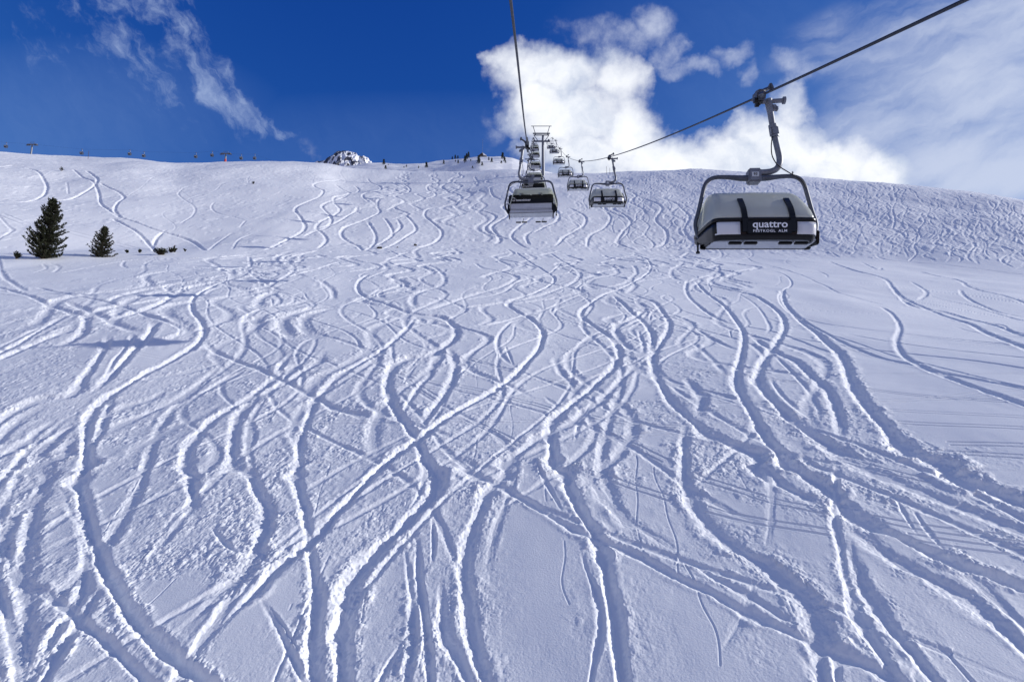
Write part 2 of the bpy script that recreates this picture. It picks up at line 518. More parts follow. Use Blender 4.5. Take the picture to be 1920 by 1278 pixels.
# broken-up snow: coarse control values over the picture area of the ground
_px = np.arange(0, 1921, 160.0); _py = np.array([330, 400, 470, 490, 580, 680, 780, 880, 980, 1080, 1180, 1280.])
_rv = np.array([
    [.5, .45, .45, .45, .4, .4, .4, .45, .6, .65, .7, .7, .7],
    [.42, .4, .35, .35, .4, .4, .4, .45, .6, .65, .7, .7, .7],
    [.35, .3, .3, .35, .4, .45, .4, .5, .6, .6, .7, .7, .6],
    [.2, .2, .3, .4, .4, .4, .3, .4, .3, .2, .1, .1, .1],
    [.5, .6, .6, .6, .5, .4, .4, .4, .2, .15, .1, .1, .05],
    [.7, .4, .5, .8, .6, .5, .3, .3, .4, .3, .1, 0, 0],
    [.7, .6, .7, .7, .7, .6, .2, .4, .6, .5, .4, .05, 0],
    [.8, .6, .5, .7, .6, .4, .2, .4, .6, .5, .6, .3, .05],
    [.8, .4, .6, .5, .3, .5, .1, .3, .4, .4, .4, .5, .3],
    [.6, .4, .5, .3, .2, .4, .05, .2, .2, .2, .2, .2, .2],
    [.5, .5, .3, .2, .3, .4, .03, .2, .1, .15, .2, .1, .1],
    [.5, .5, .3, .2, .3, .4, .03, .2, .1, .15, .2, .1, .1]])
def rough_ctl(px, py):
    fx = np.clip(px / 160, 0, 11.999); ix = fx.astype(int); u = fx - ix
    fy = np.interp(py, _py, np.arange(12)); fy = np.clip(fy, 0, 10.999); iy = fy.astype(int); v = fy - iy
    return (_rv[iy, ix] * (1 - u) + _rv[iy, ix + 1] * u) * (1 - v) + (_rv[iy + 1, ix] * (1 - u) + _rv[iy + 1, ix + 1] * u) * v
ppx, ppy = project(Xg, Yg, Zg)
ctl = rough_ctl(ppx, ppy)
patch = fbm(Xg / 2.2, Yg / 3.0, 4, 21) * .5 + .5
RG[:] = smooth01((ctl * 1.5 - patch + .15) / .4) * np.clip(ctl * 1.5, 0, .9)
del ppx, ppy, patch

# ---- tracks
def catmull(P, ds):
    P = np.array(P, float)
    if len(P) < 3:
        n = max(2, int(np.hypot(*(P[-1] - P[0])) / ds)); s = np.linspace(0, 1, n)[:, None]
        return P[0] * (1 - s) + P[-1] * s
    Q = np.vstack([2 * P[0] - P[1], P, 2 * P[-1] - P[-2]])
    out = []
    for i in range(1, len(Q) - 2):
        p0, p1, p2, p3 = Q[i - 1], Q[i], Q[i + 1], Q[i + 2]
        # centripetal spacing keeps hand-placed points from overshooting
        a01 = max(np.hypot(*(p1 - p0)) ** .5, 1e-3); a12 = max(np.hypot(*(p2 - p1)) ** .5, 1e-3); a23 = max(np.hypot(*(p3 - p2)) ** .5, 1e-3)
        n = max(2, int(np.hypot(*(p2 - p1)) / ds) + 1)
        s = np.linspace(0, 1, n, endpoint=False)[:, None]
        m1 = (p2 - p1) + a12 * ((p1 - p0) / a01 - (p2 - p0) / (a01 + a12))
        m2 = (p2 - p1) + a12 * ((p3 - p2) / a23 - (p3 - p1) / (a12 + a23))
        out.append(p1 + m1 * s + (3 * (p2 - p1) - 2 * m1 - m2) * s ** 2 + (m1 + m2 - 2 * (p2 - p1)) * s ** 3)
    out.append(P[-1:])
    return np.vstack(out)

def near_k(d): return .56 + .44 * float(smooth01((d - 14) / 40))
def carve(P, W=.5, depth=.13, spray=1.0, flare=.7, keep=.12, kind='turn', taper=True, bydist=False):
    """press one track along the ground polyline P (world x, y)"""
    dmean = float(np.mean(np.hypot(P[:, 0], P[:, 1])))
    if len(P) < 2: return
    n = len(P)
    T = np.gradient(P, axis=0); ln = np.hypot(T[:, 0], T[:, 1]) + 1e-9; T = T / ln[:, None]
    ang = np.unwrap(np.arctan2(T[:, 1], T[:, 0]))
    k = np.gradient(ang) / ln
    kw = max(3, int(1.2 / max(np.mean(ln), 1e-3)) | 1)
    ks = np.convolve(np.pad(k, kw // 2, mode='edge'), np.ones(kw) / kw, 'valid')[:n]
    kk = np.clip(np.abs(ks) / .28, 0, 1)
    hw = W / 2 * (1 + flare * kk) if kind == 'turn' else np.full(n, W / 2)
    kd = .62 + .36 * smooth01((np.hypot(P[:, 0], P[:, 1]) - 12) / 18) if bydist else np.ones(n)
    hw = hw * kd; depth = depth * (.56 + .44 * float(smooth01((np.mean(np.hypot(P[:, 0], P[:, 1])) - 14) / 30)) if bydist else 1)
    if taper:
        end = np.minimum(np.arange(n), np.arange(n)[::-1]) * np.mean(ln)
        hw = hw * (.6 + .4 * np.clip(end / 1.5, 0, 1)); ef = smooth01(end / np.clip(n * np.mean(ln) * .25, .6, 2.6))
    else: ef = np.ones(n)
    spr = .75 * spray + .15
    Rm = float(hw.max()) * 2.2 + (spr * 1.6 if kind == 'turn' else .12)
    r0 = np.searchsorted(rows, P[:, 1].min() - Rm); r1 = np.searchsorted(rows, P[:, 1].max() + Rm)
    tt = P[:, 0] / P[:, 1]
    c0a, c1a, r0a, r1a = NC, 0, NR, 0
    CH = 8
    for i in range(0, n - 1, CH):
        j = min(i + CH, n - 1)
        q = P[i:j + 1]
        ya, yb_ = q[:, 1].min() - Rm, q[:, 1].max() + Rm
        a = np.searchsorted(rows, ya); b = np.searchsorted(rows, yb_)
        ymin = max(q[:, 1].min() - Rm, 2.0)
        tmin = min((q[:, 0].min() - Rm) / ymin, (q[:, 0].min() - Rm) / (yb_)); tmax = max((q[:, 0].max() + Rm) / ymin, (q[:, 0].max() + Rm) / yb_)
        c = np.searchsorted(cols, tmin); d = np.searchsorted(cols, tmax)
        if b <= a or d <= c: continue
        c0a, c1a, r0a, r1a = min(c0a, c), max(c1a, d), min(r0a, a), max(r1a, b)
        X = Xg[a:b, c:d]; Y = Yg[a:b, c:d]
        DD = D_[a:b, c:d]; SS = S_[a:b, c:d]; WW = Wd[a:b, c:d]; CC = Cv[a:b, c:d]; EE = Ed[a:b, c:d]
        for s in range(i, j):
            ax, ay = P[s]; dx, dy = P[s + 1] - P[s]; l2 = dx * dx + dy * dy + 1e-12
            u = np.clip(((X - ax) * dx + (Y - ay) * dy) / l2, 0, 1)
            ex = X - ax - u * dx; ey = Y - ay - u * dy
            d2 = ex * ex + ey * ey
            mk = d2 < DD
            DD[mk] = d2[mk]
            sg = np.sign(dx * ey - dy * ex)
            SS[mk] = sg[mk]; WW[mk] = (hw[s] + (hw[s + 1] - hw[s]) * u)[mk]; CC[mk] = ks[s]; EE[mk] = ef[s]
    if c1a <= c0a or r1a <= r0a: return
    sl_ = (slice(r0a, r1a), slice(c0a, c1a))
    dd = D_[sl_]; m = dd < Rm * Rm
    idx = np.nonzero(m)
    a = np.sqrt(dd[idx]); h = np.maximum(Wd[sl_][idx], .02); side = S_[sl_][idx]; cv = Cv[sl_][idx]; en = Ed[sl_][idx]
    D_[sl_] = 1e9
    X = Xg[sl_][idx]; Y = Yg[sl_][idx]
    hd = HD[sl_]; rg = RG[sl_]
    hv = hd[idx]; rv = rg[idx]
    # ragged edge
    if kind == 'turn':
        a = a + h * .18 * vnoise(X * 2.3, Y * 2.3, 40) + h * .13 * vnoise(X * 7, Y * 7, 41) + h * .10 * vnoise(X * 17, Y * 17, 42)
    cs = np.clip(cv / .2, -1, 1)
    outer = -side * cs                       # +1 on the outside of the turn
    g = (1 - smooth01((a - .12 * h) / (.98 * h))) * en
    if kind == 'turn': hv = hv + g * .011 * np.sin(a * side * 62 + 2 * vnoise(X * .7, Y * .7, 48)) * np.clip(1.6 - np.hypot(X, Y) / 22, 0, 1)
    dep = depth * (1 + .30 * outer * np.clip(a / h, 0, 1))
    hv = hv * (1 - g * (1 - keep)) - dep * g
    rim = np.exp(-((a - 1.38 * h) / (.42 * h)) ** 2) * depth * (.07 + .20 * np.clip(outer, 0, 1))
    if kind == 'turn':
        rim *= (.55 + .9 * np.clip(vnoise(X * 1.1, Y * 1.1, 43) + .4, 0, 1.2))
    hv = hv + rim * en
    if spray > 0:
        out_f = np.where(outer > 0, .55 + .45 * np.clip(np.abs(cs), 0, 1), .42)
        breaku = smooth01((vnoise(X * .8, Y * .8, 44) + .85) / 1.1)
        r_sp = np.exp(-np.maximum(a - h, 0) / (spr * (.35 + .5 * np.clip(outer, 0, 1)))) * (a > h * .85) * out_f * breaku * min(spray, 1.3) * en
        rv = np.maximum(rv * (1 - .85 * g), r_sp)
        edge = .95 * np.exp(-((a - 1.3 * h) / (.5 * h)) ** 2) * smooth01((vnoise(X * 1.7, Y * 1.7, 46) + .75) / .9) * min(1, spray * 1.5) * en
        rv = np.maximum(rv, edge)
        hv = hv + r_sp * .016 * (a > h)
    else:
        rv = rv * (1 - .9 * g)
    hd[idx] = hv; rg[idx] = rv

OFF = {0: (0, 0, 1), 1: (0, 460, 3), 2: (640, 460, 3), 3: (1280, 460, 3), 4: (0, 858, 3), 5: (640, 858, 3), 6: (1280, 858, 3),
       7: (480, 320, 1920 / 520), 8: (1000, 300, 1920 / 920), 9: (0, 250, 4)}
def parse(s):
    pts = []; k = 0
    for w in s.split():
        if w[0] == '@': k = int(w[1:]); continue
        x, y = w.split(','); ox, oy, sc = OFF[k]
        pts.append((ox + float(x) / sc, oy + float(y) / sc))
    return pts
def world_line(px_pts):
    W_ = [ground_at(*p) for p in px_pts]
    # keep only monotone-safe points (two clicks on the same spot)
    out = [W_[0]]
    for p in W_[1:]:
        if math.hypot(p[0] - out[-1][0], p[1] - out[-1][1]) > .05: out.append(p)
    return out
def run_on(P, px_pts):
    """runs that leave the picture go on beyond its edge"""
    def out(q): return q[0] < 25 or q[0] > 1895 or q[1] > 1235
    def ext(a, b):
        l = math.hypot(b[0] - a[0], b[1] - a[1]) + 1e-6; k = max(3.5, .12 * math.hypot(*b)) / l
        return (b[0] + (b[0] - a[0]) * k, max(3.5, b[1] + (b[1] - a[1]) * k))
    if out(px_pts[-1]): P = P + [ext(P[-2], P[-1])]
    if out(px_pts[0]): P = [ext(P[1], P[0])] + P
    return P
def track(s, W=.5, depth=.13, spray=1.0, flare=.7, kind='turn'):
    pp = parse(s)
    P = world_line(pp)
    if len(P) < 2: return
    P = run_on(P, pp)
    dm = np.mean([math.hypot(*p) for p in P])
    C = catmull(P, min(.9, max(.10, dm * .006)))
    carve(C, W, depth, spray, flare, kind=kind, bydist=True)
def pair(s, gap=.32, w=.12, depth=.05):
    P = world_line(parse(s))
    if len(P) < 2: return
    dm = np.mean([math.hypot(*p) for p in P])
    C = catmull(P, min(.9, max(.10, dm * .008)))
    T = np.gradient(C, axis=0); T /= (np.hypot(T[:, 0], T[:, 1]) + 1e-9)[:, None]
    Nn = np.stack([-T[:, 1], T[:, 0]], 1)
    for k in (-.5, .5):
        carve(C + Nn * gap * k, w, depth, 0, 0, kind='line', taper=False)
def line(s, w=.05, depth=.012):
    P = world_line(parse(s))
    if len(P) < 2: return
    dm = np.mean([math.hypot(*p) for p in P])
    C = catmull(P, min(.9, max(.10, dm * .008))); k = np.arange(len(C)) * .15
    C[:, 0] += .035 * np.sin(k * .9 + C[0, 0] * 7) + .03 * np.sin(k * 2.3 + C[0, 1] * 5)
    carve(C, w, depth, 0, 0, kind='line', taper=False)
# ---- older, generic runs first (the bank at the right and the far band)
def ski_run(x, y0, y1, amp, wl, ph, W, depth, drift=0.0, spray=.8):
    y = np.arange(y0, y1, -.6)
    s = (y0 - y)
    a = amp * (.8 + .3 * np.sin(s * .05 + ph))
    xx = x + drift * s + a * np.sin(2 * np.pi * s / wl + ph + .5 * np.sin(s * .11 + ph))
    carve(np.stack([xx, y], 1), W, depth, spray, .9)
rr = random.Random(5)
for i in range(N_BANK):                               # the chopped-up bank on the right
    t = rr.uniform(.12, 1.05); yr = float(y_ridge(t)); yb = float(y_break(t))
    y0 = yb + (yr - yb) * rr.uniform(.35, 1.05); y1 = max(yb + 1, y0 - rr.uniform(20, 60))
    ski_run(t * y0, y0, y1, rr.uniform(.5, 2.4), rr.uniform(8, 20), rr.uniform(0, 6.3), rr.uniform(.3, .62), rr.uniform(.035, .10), t * .85 * -1 + rr.uniform(-.3, .3), .6)
for i in range(26):                                   # centre pitch
    t = rr.uniform(-.22, .3); yr = float(y_ridge(t)); yb = float(y_break(t))
    y0 = yb + (yr - yb) * rr.uniform(.5, 1.0); y1 = max(yb + 1, y0 - rr.uniform(25, 70))
    ski_run(t * y0, y0, y1, rr.uniform(1.2, 3.2), rr.uniform(14, 24), rr.uniform(0, 6.3), rr.uniform(.8, 1.2), rr.uniform(.12, .2), -t * .7 + rr.uniform(-.12, .12), .8)
for i in range(34):                                   # far band below the break
    t = rr.uniform(-.55, .42); yb = float(y_break(t))
    y0 = yb - rr.uniform(0, 10); y1 = y0 - rr.uniform(25, 62)
    ski_run(t * y0, y0, max(y1, 26), rr.uniform(1.2, 3.0), rr.uniform(13, 24), rr.uniform(0, 6.3), rr.uniform(.6, .95), rr.uniform(.08, .14), -t * .5 + rr.uniform(-.15, .15), .8)

for i in range(14):                                   # middle distance
    t = rr.uniform(-.6, .25); y0 = rr.uniform(48, 72); y1 = y0 - rr.uniform(15, 34)
    ski_run(t * y0, y0, max(y1, 24), rr.uniform(.8, 2.2), rr.uniform(9, 17), rr.uniform(0, 6.3), rr.uniform(.35, .6), rr.uniform(.03, .065), -t * .3 + rr.uniform(-.25, .25), .9)

for i in range(9):                                    # long older runs right down the near slope
    t = -.62 + .95 * i / 8 + rr.uniform(-.03, .03); y0 = rr.uniform(75, 88); y1 = rr.uniform(7, 20)
    xe = rr.uniform(-11, 9) if i % 2 else t * y0 * .35
    ski_run(t * y0, y0, y1, rr.uniform(1.0, 1.9), rr.uniform(16, 24), rr.uniform(0, 6.3), rr.uniform(.34, .5), rr.uniform(.03, .055), (xe - t * y0) / (y0 - y1), 1.1)

for i in range(20):                                   # faint narrow runs, half filled in
    t = -.66 + 1.2 * i / 19 + rr.uniform(-.04, .04); y0 = rr.uniform(60, 95); y1 = rr.uniform(6, 16)
    xe = rr.uniform(-12, 12)
    ski_run(t * y0, y0, y1, rr.uniform(.7, 1.6), rr.uniform(12, 22), rr.uniform(0, 6.3), rr.uniform(.18, .28), rr.uniform(.022, .04), (xe - t * y0) / (y0 - y1), .5)
for i in range(12):                                   # faint traverses
    y0 = rr.uniform(12, 60); sl_ = rr.uniform(-.45, .1); xs_ = np.arange(-1.0 * y0, 1.0 * y0, .5)
    yy_ = np.maximum(y0 + sl_ * xs_ + .3 * np.sin(xs_ * .3 + i), 5)
    for o_ in (-.13, .13): carve(np.stack([xs_, yy_ + o_], 1), .09, .022, 0, 0, kind='line', taper=False)

for i in range(16):                                   # faint old runs on the smooth left hillside
    t = rr.uniform(-.95, -.3); yr = float(y_ridge(t)); yb = float(y_break(t))
    y0 = yb + (yr - yb) * rr.uniform(.5, .98); y1 = max(yb + 4, y0 - rr.uniform(25, 70))
    ski_run(t * y0, y0, y1, rr.uniform(.8, 3.0), rr.uniform(18, 40), rr.uniform(0, 6.3), rr.uniform(.35, .6), rr.uniform(.03, .06), rr.uniform(-.3, .8), .3)
for i in range(16):                                   # thin swinging lines over the smooth right side
    t = rr.uniform(.25, .8); y0 = rr.uniform(36, 80); y1 = y0 - rr.uniform(12, 34)
    ski_run(t * y0, y0, max(y1, 14), rr.uniform(.4, 1.6), rr.uniform(12, 26), rr.uniform(0, 6.3), rr.uniform(.14, .3), rr.uniform(.03, .055), rr.uniform(-.1, .45), .15)

# ---- runs on the upper pitch
for s in ("@7 600,40 500,55 410,70 405,92 460,130 450,172 380,205 290,240 270,275 310,330 340,385 310,430 220,480 60,550",
          "@7 540,70 600,112 650,140 620,175 545,190 545,230 580,270 540,312 440,360 420,400 460,440 485,490 430,540",
          "@7 680,85 712,120 660,160 590,200 500,222 458,250 500,300 522,350 480,402 400,425 330,462",
          "@7 770,40 800,70 862,100 850,132 760,160 738,192 780,232", "@7 705,250 690,285 650,312 540,372 430,402",
          "@7 930,70 1000,100", "@7 1020,70 1065,120 1040,152 940,182 860,212 838,250 855,290 780,342 620,400 590,440 612,482 700,520 742,555",
          "@7 1280,60 1200,80 1190,112 1242,150 1222,190 1120,215 1000,242 900,282", "@7 770,360 822,450 822,502 760,552",
          "@7 880,335 930,400 942,460 830,522", "@7 930,295 1020,320 1085,372 1105,420 1050,462 960,512 870,548", "@7 970,345 1002,402 950,452",
          "@7 1510,30 1532,72 1400,110 1358,132 1412,172 1412,212 1330,242 1200,272 1168,322 1222,372 1285,430 1262,482 1180,522 1100,538",
          "@7 1620,130 1640,182 1702,212", "@7 1560,220 1490,262 1600,292 1655,322 1588,392 1602,432 1702,470 1762,492",
          "@7 1920,330 1800,412 1768,462 1802,502 1880,542", "@7 1920,420 1868,462 1892,522", "@7 1460,20 1380,30 1350,45", "@7 640,250 760,262 870,250"):
    track(s, .9, .17, .9, .8)
for s in ("@8 30,180 90,210 95,245 40,270 0,290", "@8 130,190 200,225 195,260 130,300 85,340", "@8 250,180 300,220 280,262 220,300 210,340",
          "@8 330,200 380,240 350,280 330,320 380,345", "@8 420,150 500,190 480,240 520,280 500,330 420,345", "@8 560,180 610,230 590,280 640,330",
          "@8 330,110 400,140 380,170 440,200"):
    track(s, .9, .18, .7, .8)
for s in ("@9 180,280 262,300 332,350 352,402 310,452 200,488 0,500", "@9 640,300 722,350 722,382 640,430 520,470 400,486", "@9 0,275 90,262 180,260"):
    track(s, .9, .22, .4, .6)
for s in ("@9 540,290 620,340 702,380 742,440 762,520 840,580 902,610 1000,640 1150,700 1300,750 1440,810 1540,880",
          "@9 740,380 820,410 902,440 932,462 890,502 862,570 905,612", "@9 830,610 960,680 1052,750 1140,850 1160,885", "@9 1260,700 1180,770 1150,842"):
    track(s, .8, .2, .5, .5)
for s in ("@9 1380,410 1338,450 1382,490 1462,540 1440,600 1350,660", "@9 1620,490 1588,530 1640,582 1740,610 1850,650", "@9 60,670 92,710 0,782", "@9 1850,640 1800,700",
          "@9 500,360 515,440", "@9 1750,740 1640,820 1560,880", "@9 1920,750 1800,800 1740,870"):
    track(s, .6, .09, .3, .6)
for s in ("@9 0,590 200,650 500,720 700,780 900,830 1130,870", "@9 900,280 1400,290 1900,270"):
    pair(s, 1.2, .5, .09)

# ---- faint straight lines and paired traverses
for s in ("@3 0,680 250,722 480,752 720,792", "@3 960,812 1200,842 1500,872 1820,897", "@3 1150,1010 1500,1032 1920,1052", "@3 1350,1170 1920,1212", "@3 1500,1130 1920,1150",
          "@2 720,500 1000,542 1300,582 1530,612", "@2 1130,740 1280,765 1400,792", "@2 730,640 900,692 980,712", "@2 340,722 500,772 640,792 800,822 950,862 1100,892 1220,932",
          "@2 1400,960 1600,1002 1900,1032", "@2 700,982 850,1052 1000,1132", "@2 1370,1002 1550,1092 1700,1162 1820,1222",
          "@5 1420,95 1600,162 1850,242", "@6 50,110 300,195 500,262 830,342", "@6 140,305 450,382 830,452", "@6 1080,372 1400,422 1920,472", "@6 1280,472 1600,512 1920,542",
          "@6 930,20 1150,90 1400,150", "@2 330,740 430,800 560,880", "@3 780,560 1000,590"):
    pair(s, .24, .085, .03)
for s in ("@3 0,155 300,172 560,190", "@3 300,215 560,245 900,287", "@3 0,390 520,432", "@3 760,460 1200,502 1750,542", "@3 640,385 1100,425 1500,460", "@3 160,200 420,225", "@3 900,130 1300,165 1920,220", "@3 1120,110 1500,150 1920,165", "@3 540,345 900,372", "@2 950,850 955,1090", "@2 840,850 740,1240", "@2 760,640 755,800", "@5 1250,480 1250,680 1290,830", "@5 1650,0 1665,250 1690,560", "@5 1760,60 1850,400 1900,660", "@6 280,40 360,190", "@6 0,600 110,850 170,980 220,1190", "@4 760,920 980,700", "@4 600,420 780,120", "@4 700,700 860,500", "@4 1500,100 1620,0", "@4 1720,420 1860,40", "@1 1500,1020 1580,880", "@2 740,390 760,430", "@5 130,880 170,700", "@5 1140,120 1150,260"):
    line(s, .045, .012)
for s in ("@6 980,600 1005,660 1040,690", "@6 1140,790 1180,840 1250,880", "@6 1370,1010 1440,1080 1500,1140 1580,1230", "@4 1610,900 1640,830", "@4 1540,1260 1580,1170"):
    track(s, .16, .06, 0, 0)

